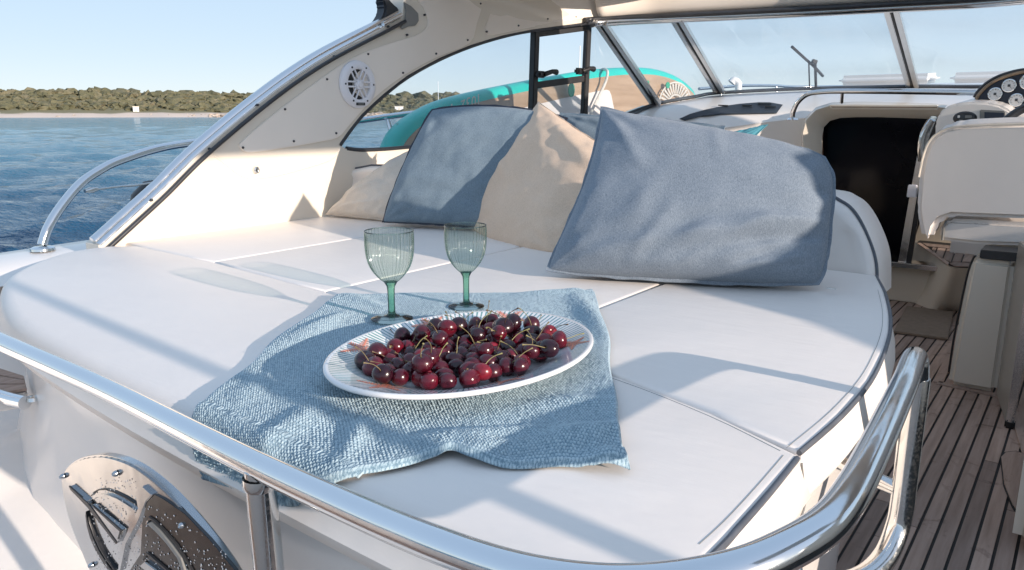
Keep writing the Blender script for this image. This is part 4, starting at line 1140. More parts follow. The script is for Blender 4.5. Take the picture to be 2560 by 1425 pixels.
# the blade rests on the outer face of the centre pane
def on_glass(px, py):
    k = min(1, max(0, (218 - py) / 185))
    return ony(px, py, 4.49 - 0.80 * k + 0.03)
tube('blade', [on_glass(1980, 117), on_glass(2012, 146), on_glass(2035, 166), on_glass(2057, 190)], 0.008, 'dark_trim', wp, 0, 6)
tube('arm', [on_glass(2040, 222), on_glass(2039, 190), on_glass(2038, 154)], 0.0075, 'dark_trim', wp, 0, 6)
tube('arm', [on_glass(2024, 222), on_glass(2023, 190), on_glass(2022, 156)], 0.004, 'dark_trim', wp, 0, 6)
bar('pivot', on_glass(2030, 152), on_glass(2042, 156), 0.02, 0.02, 'dark_trim', wp)

# unseen screen added to shade the upper arch wall, hung from the aft pole
aw = empty('shade_screen', (1.3, 0.4, 1.4), 'unseen grey cloth screen added on the starboard side to shade the arch wall', 'shade screen')
prism('canvas', [(1.30, 0.42, 2.535), (1.30, 2.25, 2.535), (1.30, 2.25, 3.06), (1.30, 0.42, 3.06)], (0.004, 0, 0), 'shade_cloth', aw, 0)
tube('pole', [(1.30, 0.41, 1.42), (1.30, 0.41, 3.08)], 0.017, 'chrome', aw, 0, 12)
tube('pole', [(1.30, 2.26, 2.45), (1.30, 2.26, 3.08)], 0.017, 'chrome', aw, 0, 12)
tube('pole', [(1.30, 0.40, 3.07), (1.30, 2.27, 3.07)], 0.014, 'chrome', aw, 0, 12)

# ================================================================== LOOSE THINGS
# --- sunpad cushions
G = 'white cushions of the sunpad'
def pad(poly, label, r=0.009, name='sunpad_cushion', n=3, flare=0.0):
    c_ = Vector((sum(p[0] for p in poly) / len(poly), sum(p[1] for p in poly) / len(poly), 1.42))
    poly = [Vector((p[0], p[1])) for p in poly]
    o = empty(name, c_, label, 'cushion', G)
    cushion('cover', poly, 1.425, PAD_Z, r, 'vinyl', parent=o, flare=flare)
    return o
aft = [(-2.178, 1.03), (-2.19, 0.97), (-2.17, 0.885), (-2.065, 0.757), (-1.905, 0.645), (-1.59, 0.535), (-1.30, 0.492), (-0.90, 0.462), (-0.50, 0.450), (-0.36, 0.451), (-0.285, 0.458), (-0.238, 0.482), (-0.215, 0.525), (-0.211, 0.59), (-0.211, 0.70), (-0.2135, 0.803), (-0.339, 0.861), (-0.487, 0.906), (-0.80, 0.955), (-1.289, 1.010), (-1.70, 1.050), (-2.10, 1.060)]
ac = []
for i, p in enumerate(aft):
    q = aft[(i + 1) % len(aft)]
    ac.append(Vector(p))
sm = [Vector((p.x, p.y)) for p in catmull([(x, y, 0) for x, y in aft[1:15]], 4)]
aft_poly = [Vector(aft[0])] + sm + [Vector(p) for p in aft[15:]]
oa = None
def row_f(x):   # the seam between the aft cushion and the others
    xs = [-2.10, -1.70, -1.289, -0.80, -0.487, -0.339, -0.2135]; ys = [1.060, 1.050, 1.010, 0.955, 0.906, 0.861, 0.803]
    return float(np.interp(x, xs, ys))
g = 0.0022
oa = pad(aft_poly, 'wide white front cushion of the sunpad, nearest the polished rail', lambda p: 0.009 if p.y > row_f(p.x) - 0.02 else float(np.interp(p.x, [-0.42, -0.215], [0.03, 0.012])), n=0, flare=0.012)
def strip(x0, x1):
    xs = [x0 + (x1 - x0) * k / 4 for k in range(5)]
    return [(x, row_f(x) + g) for x in xs] + [(x1, 1.885), (x0, 1.885)]
pad(strip(-2.195, -1.7255), 'white sunpad cushion along the cream arch wall')
pad(strip(-1.7225, -1.2465), 'white sunpad cushion behind the wine glasses')
pad(strip(-1.2435, -0.7215), 'white sunpad cushion between the towel and the beige pillow')
xs = [-0.7185, -0.6, -0.487, -0.339]
right = [(x, row_f(x) + g) for x in xs] + [(-0.216, 0.812), (-0.207, 0.95), (-0.208, 1.10), (-0.220, 1.24), (-0.239, 1.382), (-0.262, 1.50), (-0.284, 1.592), (-0.315, 1.71), (-0.366, 1.87), (-0.7185, 1.885)]
orr = pad(right, 'white sunpad cushion beside the walkway, under the big blue pillow', lambda p: 0.012 if p.x > -0.34 and p.y > 0.83 else 0.009, flare=0.01)
# grey welt along the walkway edge and the seams
def welt(pts, parent, z=PAD_Z - 0.004, r=0.0035, mat='piping_grey'):
    tube('welt', [Vector((x, y, z)) for x, y in pts], r, mat, parent, 4, 6)
welt([(x - 0.0025, y) for x, y in right[4:13]], orr, PAD_Z - 0.0028, 0.0034)
welt([(-0.2160, 0.797), (-0.2135, 0.70), (-0.2135, 0.62), (-0.2135, 0.585), (-0.2175, 0.53), (-0.230, 0.498)], oa, PAD_Z - 0.0028, 0.0034)
welt([(x, row_f(x) - 0.001) for x in (-0.225, -0.339, -0.487, -0.65, -0.80)], oa, PAD_Z - 0.008, 0.0028)
welt([(-2.0, 1.056), (-1.70, 1.052), (-1.289, 1.012)], oa, PAD_Z - 0.008, 0.0026, 'vinyl')
welt([(-0.720, row_f(-0.72) + 0.01), (-0.720, 1.5), (-0.720, 1.87)], orr, PAD_Z - 0.008, 0.0028)
# lines of stitching beside the welt, and the seam down the side at the corner
def stitch(pts, parent): tube('stitching', [Vector((x, y, PAD_Z + 0.0001)) for x, y in pts], 0.0004, 'grey_plastic', parent, 4, 5)
stitch([(x - 0.016, y) for x, y in right[4:12]], orr)
stitch([(-0.2285, 0.79), (-0.2265, 0.70), (-0.2265, 0.62), (-0.2290, 0.57)], oa)
stitch([(x, row_f(x) - 0.014) for x in (-0.235, -0.339, -0.487, -0.65, -0.80)], oa)
tube('seam', [Vector((-0.2115, 0.800, 1.492)), Vector((-0.2085, 0.802, 1.47)), Vector((-0.2045, 0.800, 1.445)), Vector((-0.206, 0.790, 1.43))], 0.0012, 'grey_plastic', oa, 4, 5)
# backrest bolster at the forward end
bo = empty('backrest_bolster', (-1.2, 1.95, 1.43), 'white raised bolster at the head of the sunpad with piped rounded end', 'cushion', G)
prof = [(-2.19, 1.44), (-2.19, 1.66), (-1.5, 1.672), (-0.75, 1.672), (-0.53, 1.668), (-0.475, 1.655), (-0.44, 1.63), (-0.405, 1.58), (-0.378, 1.52), (-0.365, 1.44)]
def boff(k): return [(x - k * (x > -0.6) , z - k * (z > 1.6)) for x, z in prof]
rows = []
for y, k in ((1.878, 0.035), (1.868, 0.02), (1.872, 0.006), (1.89, 0.0), (2.04, 0.0), (2.055, 0.012)):
    rows.append([Vector((x, y + 0.05 * (z - 1.44) / 0.22, z)) for x, z in catmull2(boff(k))] if False else [Vector((p.x, y + 0.05 * (p.z - 1.44) / 0.22, p.z)) for p in catmull([(x, 0, z) for x, z in boff(k)], 5)])
loft('cover', rows, 'vinyl', bo, caps=True, angle=60)
tube('welt', [Vector((p.x, 1.884 + 0.05 * (p.z - 1.44) / 0.22, p.z)) for p in catmull([(x, 0, z) for x, z in boff(-0.001)], 5)], 0.0035, 'piping_grey', bo, 0, 6)

# --- pillows
def pillow(name, corners, T, mat, label, wr=0.006, seed=0, cat='pillow', flange=0.012, n=64, sag=0.0, pinch=0.05, bow=(0, 0, 0, 0), rc=(0.03, 0.03, 0.03, 0.03), folds=(), piping=None, group='pillows heaped on the sunpad'):
    """corners: bottom left, bottom right, top right, top left (as the sunpad user sees them)"""
    c = [Vector(p) for p in corners]
    udir = (c[1] - c[0]).normalized(); vdir = (c[3] - c[0]).normalized()
    nrm = ((c[1] - c[0]).cross(c[3] - c[0])).normalized()
    o = empty(name, (sum(c, Vector()) / 4) * Vector((1, 1, 0)).length * 0 + Vector(((c[0].x + c[1].x) / 2, (c[0].y + c[1].y) / 2, min(p.z for p in c))), label, cat, group)
    def base(u, v):
        uu = u * (1 - pinch * (1 - v * v) * abs(u) ** 3); vv = v * (1 - pinch * (1 - u * u) * abs(v) ** 3)
        a = rc[0 if (u < 0 and v < 0) else 1 if v < 0 else 2 if u > 0 else 3] * min(1, abs(u) * 2) * min(1, abs(v) * 2)
        uu, vv = uu * math.sqrt(1 - a * v ** 4), vv * math.sqrt(1 - a * u ** 4)
        s, t = (uu + 1) / 2, (vv + 1) / 2
        p = c[0] * (1 - s) * (1 - t) + c[1] * s * (1 - t) + c[2] * s * t + c[3] * (1 - s) * t
        # edges bow in or out (bottom, right, top, left), strongest at their middle
        k = lambda q: 4 * q * (1 - q)
        p = p + vdir * (bow[2] * k(s) * t * t - bow[0] * k(s) * (1 - t) ** 2) + udir * (bow[1] * k(t) * s * s - bow[3] * k(t) * (1 - s) ** 2)
        return p
    def hgt_(u, v, side):
        e = max(0, (1 - u * u)) * max(0, (1 - v * v))
        h = T / 2 * e ** 0.42 * (1 - sag * v * 0.5)
        q = Vector((u * 1.3 + seed * 7.3, v * 1.3 + side * 5.1, seed))
        w = wr * 1.6 * noise.noise(q * 1.2) + wr * noise.noise(q * 2.6) + wr * 0.45 * noise.noise(q * 6)
        # radial creases gathering at the corners
        for cu, cv in ((-1, -1), (1, -1), (1, 1), (-1, 1)):
            d_ = math.hypot(u - cu, v - cv); a = math.atan2(v - cv, u - cu)
            w += wr * 0.9 * math.exp(-(d_ / 0.55) ** 2) * math.sin(a * 11 + seed + cu * 2 + cv)
        # puckers along the seams
        w += wr * 0.5 * math.sin(u * 23 + 3 * noise.noise(q * 3)) * math.exp(-((1 - abs(v)) / 0.16) ** 2)
        w += wr * 0.5 * math.sin(v * 19 + 3 * noise.noise(q * 3)) * math.exp(-((1 - abs(u)) / 0.16) ** 2)
        for (u0, v0, u1, v1, hh, wd) in folds:
            A_, B_ = Vector((u0, v0)), Vector((u1, v1)); P_ = Vector((u, v))
            t = max(0, min(1, (P_ - A_).dot(B_ - A_) / (B_ - A_).length_squared))
            dd = (P_ - (A_ + (B_ - A_) * t)).length
            w += hh * math.exp(-(dd / wd) ** 2) * math.sin(math.pi * (0.15 + 0.7 * t)) if side > 0 else 0
        return h + w * min(1, e * 6 + 0.0)
    tt = np.sin(np.linspace(-math.pi / 2, math.pi / 2, n))
    V, F = [], []
    for side in (1, -1):
        off = len(V)
        for v in tt:
            for u in tt:
                p = base(u, v) + nrm * hgt_(u, v, side) * side
                V.append(p)
        for f in grid_faces(n, n, False, off): F.append(f)
    bm = bmesh.new()
    bv = [bm.verts.new(p) for p in V]
    for f in F: bm.faces.new([bv[i] for i in f])
    bmesh.ops.remove_doubles(bm, verts=bm.verts, dist=0.0006)
    ob = bm_obj('cover', bm, mat, o, True, 180)
    sub = ob.modifiers.new('smooth', 'SUBSURF'); sub.levels = 1; sub.render_levels = 1
    # flat stitched edge
    Vf, Ff = [], []
    edge = [(u, -1) for u in np.linspace(-1, 1, 40)[:-1]] + [(1, v) for v in np.linspace(-1, 1, 30)[:-1]] + [(u, 1) for u in np.linspace(1, -1, 40)[:-1]] + [(-1, v) for v in np.linspace(1, -1, 30)[:-1]]
    cc = sum(c, Vector()) / 4
    for i, (u, v) in enumerate(edge):
        p = base(u, v); d_ = (p - cc); d_.normalize()
        wv = 0.0025 * math.sin(i * 0.9 + seed) + 0.003 * noise.noise(Vector((i * 0.25, seed, 0)))
        fl_ = flange * (1 + 0.4 * noise.noise(Vector((i * 0.4, seed, 4))))
        for k, (a, b) in enumerate(((-0.006, 0.003), (fl_, 0.0022), (fl_, -0.0022), (-0.006, -0.003))):
            Vf.append(p + d_ * a + nrm * (b + wv * (a > 0)))
    ne = len(edge)
    for i in range(ne):
        j = (i + 1) % ne
        for k in range(4):
            l = (k + 1) % 4
            Ff.append((i * 4 + k, i * 4 + l, j * 4 + l, j * 4 + k))
    mesh('seam', Vf, Ff, piping or mat, o, True, 60)
    return o
Pz = lambda px, py: onz(px, py, 1.512)
# big blue pillow
big = pillow('pillow', [ony(1352, 682, 1.37), ony(2062, 716, 1.615), ony(2092, 384, 1.725), ony(1506, 272, 1.60)], 0.195, 'linen_blue',
       'large blue linen pillow at the front of the heap', 0.0045, 1, pinch=0.05, sag=0.35, flange=0.007, bow=(0.010, 0.012, 0.006, -0.012), rc=(0.09, 0.11, 0.22, 0.0),
       folds=((-0.75, -0.85, 0.75, -0.30, 0.011, 0.09), (-0.25, -0.80, 0.05, -0.35, -0.010, 0.08), (0.05, -0.75, 0.85, -0.35, -0.010, 0.08), (-0.45, -0.6, -0.35, 0.1, 0.006, 0.1), (0.25, -0.95, 0.9, -0.72, 0.008, 0.07), (0.3, -0.35, 0.95, -0.18, 0.009, 0.07), (-0.05, -0.95, 0.55, -0.25, 0.007, 0.035), (0.30, -0.95, 0.80, -0.45, -0.007, 0.04), (-0.35, -0.9, -0.15, -0.2, 0.006, 0.04), (0.0, 0.95, 0.08, 0.45, 0.005, 0.04), (-0.85, 0.8, -0.5, 0.2, 0.006, 0.05), (0.45, -0.55, 0.98, -0.40, -0.008, 0.04), (0.6, -0.98, 0.97, -0.80, 0.007, 0.03)))
zt = ony(2066, 720, 1.605)
zp = empty('zip_pull', zt, 'tiny metal zip pull at the lower corner of the large blue pillow', 'zip pull')
bar('puller', zt, zt + Vector((0.018, 0.006, -0.001)), 0.005, 0.003, 'wet_steel', zp, 0.001)
# beige pillow standing on its corner
pillow('pillow', [ony(1184, 574, 1.84), ony(1388, 632, 1.665), ony(1600, 420, 1.80), ony(1346, 252, 1.98)], 0.13, 'linen_beige',
       'beige linen pillow with its pointed corner up, behind the large blue one', 0.005, 2, flange=0.003, pinch=0.04, sag=0.2, bow=(0.035, 0, 0.0, 0.025),
       folds=((-0.8, -0.6, -0.6, 0.7, 0.010, 0.10), (-0.3, 0.9, 0.6, 0.7, 0.010, 0.10), (-0.9, 0.1, -0.4, -0.1, 0.007, 0.06)))
# slate blue pillow
pillow('pillow', [ony(956, 556, 1.735), ony(1262, 575, 1.86), ony(1420, 296, 1.99), ony(1080, 274, 1.85)], 0.11, 'linen_slate',
       'slate blue pillow with dark piped edge left of the pointed beige one', 0.005, 3, flange=0.006, pinch=0.035, bow=(0.0, 0, 0.03, 0.02), piping='dash_blue',
       folds=((-0.9, -0.2, 0.0, -0.25, 0.005, 0.1), (-0.7, 0.5, -0.4, 0.9, 0.006, 0.12)))
# cream pillow lying against the arch wall
pillow('pillow', [ony(812, 536, 1.775), ony(1010, 556, 1.82), ony(1170, 440, 1.99), ony(1044, 366, 2.02)], 0.14, 'linen_cream',
       'cream pillow slumped against the arch wall', 0.008, 4, flange=0.003, pinch=0.03,
       folds=((-0.95, -0.9, -0.2, -0.2, 0.012, 0.06), (-0.95, -0.95, 0.2, -0.7, 0.010, 0.06), (-0.95, -0.7, -0.5, 0.2, 0.008, 0.05)))
# pillow mostly hidden behind
pillow('pillow', [ony(1400, 520, 2.02), ony(1800, 520, 2.05), ony(1806, 318, 2.16), ony(1404, 284, 2.12)], 0.09, 'linen_slate',
       'slate pillow almost hidden behind the beige and large blue ones', 0.005, 5, pinch=0.02)
# turquoise pillow on the settee
pillow('pillow', [Vector((-1.75, 3.05, 1.50)), Vector((-1.36, 3.05, 1.50)), ony(1916, 312, 3.25), ony(1770, 345, 3.22)], 0.10, 'cotton_turquoise',
       'turquoise pillow on the settee by the dashboard', 0.005, 6, pinch=0.04, group=None)
sc_ = empty('settee_cushion', (-1.66, 2.95, 1.38), 'white settee cushion under the turquoise pillow', 'cushion')
cushion('cover', rounded([(-2.12, 2.22), (-1.22, 2.22), (-1.22, 3.68), (-2.12, 3.68)], 0.05, 4), 1.38, 1.49, 0.03, 'seat_vinyl', parent=sc_)

# --- towel: a woven sheet with raised loops, folds, one corner hanging over the edge
TL, TR, BR, BL = onz(835, 742, 1.508), onz(1489, 725, 1.508), onz(1582, 1166, 1.508), Vector((-0.775, 0.395, 1.508))
NU, NV = 660, 700
uu, vv = np.meshgrid(np.linspace(0, 1, NU), np.linspace(0, 1, NV))
def lerp4(a, b, c, d):
    return (a * (1 - uu) * vv + b * uu * vv + c * uu * (1 - vv) + d * (1 - uu) * (1 - vv))
def curve(pts, t):
    P = [Vector(p) for p in pts]
    L = np.concatenate([[0], np.cumsum([(b - a).length for a, b in zip(P, P[1:])])]); L /= L[-1]
    return np.interp(t, L, [p.x for p in P]), np.interp(t, L, [p.y for p in P])
cb = catmull([Vector((-0.80, 0.40, 1.508))] + [onz(px, py, 1.508) for px, py in ((640, 1176), (740, 1184), (860, 1180), (1000, 1163), (1090, 1143), (1130, 1133), (1180, 1148), (1280, 1162), (1400, 1159), (1480, 1166), (1582, 1169))], 5)
ct = catmull([onz(px, py, 1.508) for px, py in ((835, 742), (1000, 735), (1200, 733), (1380, 737), (1489, 725))], 5)
bx, by_ = curve(cb, uu); tx, ty = curve(ct, uu)
X = bx * (1 - vv) + tx * vv; Yy = by_ * (1 - vv) + ty * vv
# wavy hems
ex = 0.006 * np.sin(uu * 9 + 1) + 0.004 * np.sin(uu * 23)
notch = 0.0
dirv = np.array([(TL.x + TR.x - BL.x - BR.x), (TL.y + TR.y - BL.y - BR.y)]); dirv /= np.linalg.norm(dirv)
diru = np.array([(TR.x + BR.x - TL.x - BL.x), (TR.y + BR.y - TL.y - BL.y)]); diru /= np.linalg.norm(diru)
X += dirv[0] * (ex * (1 - vv) * 0.3 + notch) ; Yy += dirv[1] * (ex * (1 - vv) * 0.3 + notch)
ey = 0.008 * np.sin(vv * 7 + 0.5) + 0.004 * np.sin(vv * 19)
X += diru[0] * ey * (1 - 2 * uu) * 0.6; Yy += diru[1] * ey * (1 - 2 * uu) * 0.6
Zt = np.full_like(X, PAD_Z + 0.010)
def ridge(p0, p1, h, w, asym=1.0):
    global Zt
    a, b = onz(*p0, 1.51), onz(*p1, 1.51)
    ax, ay, bx, by = a.x, a.y, b.x, b.y
    L = math.hypot(bx - ax, by - ay)
    t = ((X - ax) * (bx - ax) + (Yy - ay) * (by - ay)) / L ** 2
    tc_ = np.clip(t, 0, 1)
    dist = np.hypot(X - (ax + (bx - ax) * tc_), Yy - (ay + (by - ay) * tc_))
    bend = 1 + 0.25 * np.sin(t * 5)
    Zt += h * np.exp(-(dist / (w * bend)) ** 2) * (0.35 + 0.65 * np.sin(np.pi * np.clip(t, 0.02, 0.98)))
for a in (((1330, 1120), (1575, 1075), 0.013, 0.024), ((1010, 1120), (1320, 1075), 0.009, 0.02), ((1140, 1138), (1290, 1110), 0.008, 0.018), ((840, 1000), (640, 1130), 0.009, 0.02),
          ((960, 1010), (860, 1150), 0.010, 0.014), ((700, 870), (860, 790), 0.008, 0.02), ((720, 960), (900, 1010), 0.010, 0.022), ((1440, 735), (1520, 850), 0.010, 0.02),
          ((1300, 740), (1480, 735), 0.007, 0.015), ((1180, 1000), (1560, 1010), 0.006, 0.02), ((560, 1080), (700, 1150), 0.010, 0.02), ((1480, 1160), (1585, 1140), 0.012, 0.015),
          ((860, 740), (960, 770), 0.006, 0.015), ((1560, 1000), (1590, 1160), 0.008, 0.014), ((600, 1010), (690, 930), 0.006, 0.018)):
    ridge(*a)
# flat under the platter and the glasses
plx = ((X + 0.67) / 0.17) ** 2 + ((Yy - 0.781) / 0.225) ** 2
flat = np.clip((1.25 - plx) / 0.5, 0, 1)
Zt = Zt * (1 - flat) + (PAD_Z + 0.0105) * flat
lo_noise = np.array([noise.noise(Vector((x * 9, y * 9, 2.2))) for x, y in zip(X[::10, ::10].ravel(), Yy[::10, ::10].ravel())]).reshape(X[::10, ::10].shape)
from_i = np.linspace(0, lo_noise.shape[0] - 1, NV); from_j = np.linspace(0, lo_noise.shape[1] - 1, NU)
tmp = np.array([np.interp(from_j, np.arange(lo_noise.shape[1]), r_) for r_ in lo_noise])
LN = np.array([np.interp(from_i, np.arange(lo_noise.shape[0]), tmp[:, j]) for j in range(NU)]).T
Zt += 0.0045 * (LN + 0.3) * (1 - flat * 0.8)
# loops of the weave
LNu = 1.6 * np.sin(vv * 11 + 3 * np.sin(uu * 5)) + 0.8 * np.sin(vv * 31 + uu * 17)
wu, wv_ = uu * 140 + LNu * 0.25, vv * 150 + 0.5 * np.sin(uu * 9 + vv * 6)
wu = wu + 5; wv_ = wv_ + 5
jit = 0.35 * np.sin(wu * 0.7 + 2 * np.sin(wv_ * 0.23)) + 0.3 * rng.standard_normal(X.shape)
loops = np.abs(np.sin(math.pi * (wu + 0.5 * (np.floor(wv_) % 2)))) * np.abs(np.sin(math.pi * wv_ + 0.25 * jit))
cellr = rng.random((400, 400))
loops *= 0.55 + 0.75 * cellr[np.floor(wu + 0.5 * (np.floor(wv_) % 2)).astype(int) % 400, np.floor(wv_).astype(int) % 400]
loops = np.clip(loops + 0.20 * rng.standard_normal(X.shape), 0, 1)
rim0 = np.minimum(np.minimum(uu, 1 - uu), np.minimum(vv, 1 - vv))
Zt += 0.0021 * loops * np.clip(rim0 / 0.02, 0.25, 1)
# hems sink to the pad; lower left corner bends over the pad's edge
rim = np.minimum(np.minimum(uu, 1 - uu), np.minimum(vv, 1 - vv))
Zt -= (1 - np.clip(rim / 0.006, 0, 1)) * 0.007
edge_y = np.interp(X, [-1.30, -0.90, -0.50, -0.34], [0.505, 0.478, 0.466, 0.472])
over = np.clip(edge_y + 0.012 - Yy, 0, None)
ang = np.clip(over / 0.03, 0, math.pi / 2)
drop = np.where(over > 0.03 * math.pi / 2, 0.03 + (over - 0.03 * math.pi / 2), 0.03 * (1 - np.cos(ang)))
Ynew = np.where(over > 0, edge_y + 0.012 - 0.03 * np.sin(ang) - 0.006 * (over > 0), Yy)
Ynew -= np.where(over > 0.04, 0.003 * loops, 0)
Zt = Zt - drop
V = np.stack([X, Ynew, Zt], -1).reshape(-1, 3)
ii = np.arange(NU * NV).reshape(NV, NU)
Fq = np.stack([ii[:-1, :-1], ii[:-1, 1:], ii[1:, 1:], ii[1:, :-1]], -1).reshape(-1, 4)
org = np.array([-0.75, 0.72, PAD_Z])
me = bpy.data.meshes.new('towel')
me.from_pydata((V - org).tolist(), [], Fq.tolist())
me.polygons.foreach_set('use_smooth', [True] * len(me.polygons)); me.update()
if me.polygons[len(me.polygons) // 2].normal.z < 0: me.flip_normals()
la = me.attributes.new('loop', 'FLOAT', 'POINT'); la.data.foreach_set('value', loops.ravel().astype(np.float32))
tw = add('towel', me, 'towel_blue', None, tuple(org))
sol = tw.modifiers.new('thickness', 'SOLIDIFY'); sol.thickness = 0.003; sol.offset = -1
tag(tw, 'light blue woven towel spread on the sunpad under the platter', 'towel')

# --- oval platter
PC = Vector((-0.668, 0.780, PAD_Z + 0.0165)); PA, PB = 0.1615, 0.2135
seg = 160
prof = [(0.0001, 0.004), (0.30, 0.0042), (0.56, 0.0048), (0.64, 0.008), (0.70, 0.0135), (0.78, 0.0185), (0.88, 0.0235), (0.955, 0.0275), (0.978, 0.0288), (0.992, 0.0282), (1.0, 0.0262), (0.998, 0.0238), (0.985, 0.0222), (0.93, 0.0205), (0.80, 0.013), (0.70, 0.006), (0.62, 0.0), (0.58, -0.002), (0.55, 0.0), (0.0001, 0.0)]
V, F = [], []
for s, z in prof:
    for k in range(seg):
        a = 2 * math.pi * k / seg
        # the outline is an oval slightly fuller than an ellipse
        V.append(Vector((PC.x + PA * s * math.cos(a), PC.y + PB * s * math.sin(a), PC.z + z)))
F = grid_faces(len(prof), seg, True)
plate = empty('platter', PC, 'oval white platter with green striped rim and coral starfish', 'platter')
pm = mesh('dish', V, F, 'platter_glaze', plate, True, 70)
# print coordinates: u follows the arc length round the oval, v the distance out
arc = np.concatenate([[0], np.cumsum([math.hypot(PA * (math.cos(2 * math.pi * (k + 1) / seg) - math.cos(2 * math.pi * k / seg)), PB * (math.sin(2 * math.pi * (k + 1) / seg) - math.sin(2 * math.pi * k / seg))) for k in range(seg)])])
arc /= arc[-1]
uvl = pm.data.uv_layers.new(name='UVMap')
nvp = len(prof)
for poly in pm.data.polygons:
    ks = [pm.data.loops[l].vertex_index % seg for l in poly.loop_indices]
    wrap = max(ks) - min(ks) > seg // 2
    for l in poly.loop_indices:
        vi = pm.data.loops[l].vertex_index
        k = vi % seg; r_i = vi // seg
        u = arc[k] if not (wrap and k == 0) else 1.0
        s, z = prof[r_i]
        uvl.data[l].uv = (u, s if r_i < 10 else 1.0)
def dish_z(s): 
    ss = [p[0] for p in prof[:9]]; zz = [p[1] for p in prof[:9]]
    return PC.z + float(np.interp(s, ss, zz))
def starfish(ang, s0, size, rot):
    """flat coral coloured print: five feathered arms lying on the glaze"""
    VS, FS = [], []
    cx = Vector((PA * s0 * math.cos(ang), PB * s0 * math.sin(ang)))
    def put(p):
        q = cx + p
        s = math.hypot(q.x / PA, q.y / PB)
        if s > 0.975: return None
        return Vector((PC.x + q.x, PC.y + q.y, dish_z(s) + 0.0007))
    def quad(a, b, w0, w1):
        d_ = (b - a).normalized(); n_ = Vector((-d_.y, d_.x))
        ps = [put(a + n_ * w0), put(b + n_ * w1), put(b - n_ * w1), put(a - n_ * w0)]
        if None in ps: return
        o_ = len(VS); VS.extend(ps); FS.append((o_, o_ + 1, o_ + 2, o_ + 3))
    for k in range(5):
        a = rot + k * 2 * math.pi / 5
        u = Vector((math.cos(a), math.sin(a))); n_ = Vector((-u.y, u.x))
        L = size * (1, 0.85, 1.1, 0.8, 0.95)[k]
        for j in range(6): quad(u * L * j / 6, u * L * (j + 1) / 6, 0.0010, 0.0008)
        for j in range(1, 9):
            b0 = u * L * j / 9
            ln_ = size * 0.26 * (1 - j / 11)
            for sg in (-1, 1): quad(b0, b0 + (n_ * sg * 0.9 + u * 0.5) * ln_, 0.0009, 0.0005)
    return mesh('painted_starfish', VS, FS, 'cherry_red_print', plate, False)
def at_px(px, py):
    p = onz(px, py, PC.z + 0.02); q = p - PC
    return math.atan2(q.y / PB, q.x / PA), math.hypot(q.x / PA, q.y / PB)
for (px, py), size, rot in (((893, 874), 0.036, 2.2), ((1055, 800), 0.040, 0.5), ((1290, 790), 0.042, 1.6), ((1432, 862), 0.030, 0.2), ((965, 962), 0.036, 1.0), ((1265, 945), 0.034, 2.6)):
    a, s = at_px(px, py); starfish(a, min(0.84, max(0.74, s)), size, rot)

# --- cherries
RC = 0.0120
Zc = lambda x, y: (760 + x / 2.0956, 520 + y / 2.0956)
spots = [(505, 888), (413, 870), (735, 885), (620, 890), (868, 860), (930, 860), (1060, 830), (1140, 812), (362, 832), (320, 798), (680, 820), (560, 850), (485, 830), (965, 815), (1040, 795), (1235, 765), (1285, 735), (442, 780), (790, 800), (620, 785), (1335, 690), (1190, 715), (385, 757),
         (905, 750), (560, 765), (740, 755), (830, 770), (540, 735), (480, 725), (660, 745), (1065, 735), (750, 728), (850, 710), (1120, 700), (985, 700), (770, 690), (515, 672), (597, 685), (690, 690), (910, 675), (815, 652), (1195, 655), (1285, 655), (978, 645), (1095, 640), (690, 620), (620, 655), (895, 615), (810, 618), (1190, 610), (975, 592), (1095, 600), (1030, 622), (750, 630), (1000, 765), (1150, 755)]
rs_ = random.Random(5)
for _k in range(26):       # a few more cherries lying between those
    a_, b_ = rs_.choice(spots[:70]), rs_.choice(spots[:70])
    if math.hypot(a_[0] - b_[0], a_[1] - b_[1]) < 260:
        spots.append(((a_[0] + b_[0]) / 2 + rs_.uniform(-15, 15), (a_[1] + b_[1]) / 2 + rs_.uniform(-10, 10)))
balls = []
def floor_z(x, y):
    s = math.hypot((x - PC.x) / PA, (y - PC.y) / PB)
    return dish_z(min(s, 0.97)) + RC * (0.97 if s < 0.6 else 1.05)
def free(p, k=1.80):
    return all((p - b).length > RC * k for b in balls)
for x, y in spots:
    z = PC.z + 0.005 + RC
    for it in range(140):
        p = onz(*Zc(x, y), z)
        if p.z >= floor_z(p.x, p.y) - 0.0005 and free(p): break
        z += 0.001
    balls.append(p)
# a lower layer that fills the gaps
cnt = 0
for k in range(4000):
    if cnt >= 26: break
    b = balls[random.randrange(len(spots))]
    p = Vector((b.x + random.uniform(-0.03, 0.03), b.y + random.uniform(-0.03, 0.03), 0)); p.z = floor_z(p.x, p.y)
    s = math.hypot((p.x - PC.x) / PA, (p.y - PC.y) / PB)
    if s < 0.66 and free(p, 1.75):
        balls.append(p); cnt += 1
def cherry_mesh(kind):
    prof = []
    n_ = 14
    for k in range(n_ + 1):
        t = math.pi * k / n_
        r = math.sin(t) * (1 + (0.05, 0.11, 0.08)[kind] * math.cos(t)); z = math.cos(t) * (0.92, 1.0, 0.86)[kind]
        if k == 0: z -= 0.20
        if k == 1: z -= 0.06
        prof.append((max(r, 0.0001) * RC * 1.10, z * RC * 1.06))
    V, F = lathe_geo([(a, b_, 1) for a, b_ in prof], 20, (0, 0, 0), 2, (0.02, 0.05, 0.035)[kind])
    me = bpy.data.meshes.new('cherry'); me.from_pydata(V, [], F); me.update(); fix(me, True, 180)
    me.materials.append(MATS['cherry_skin'])
    return me
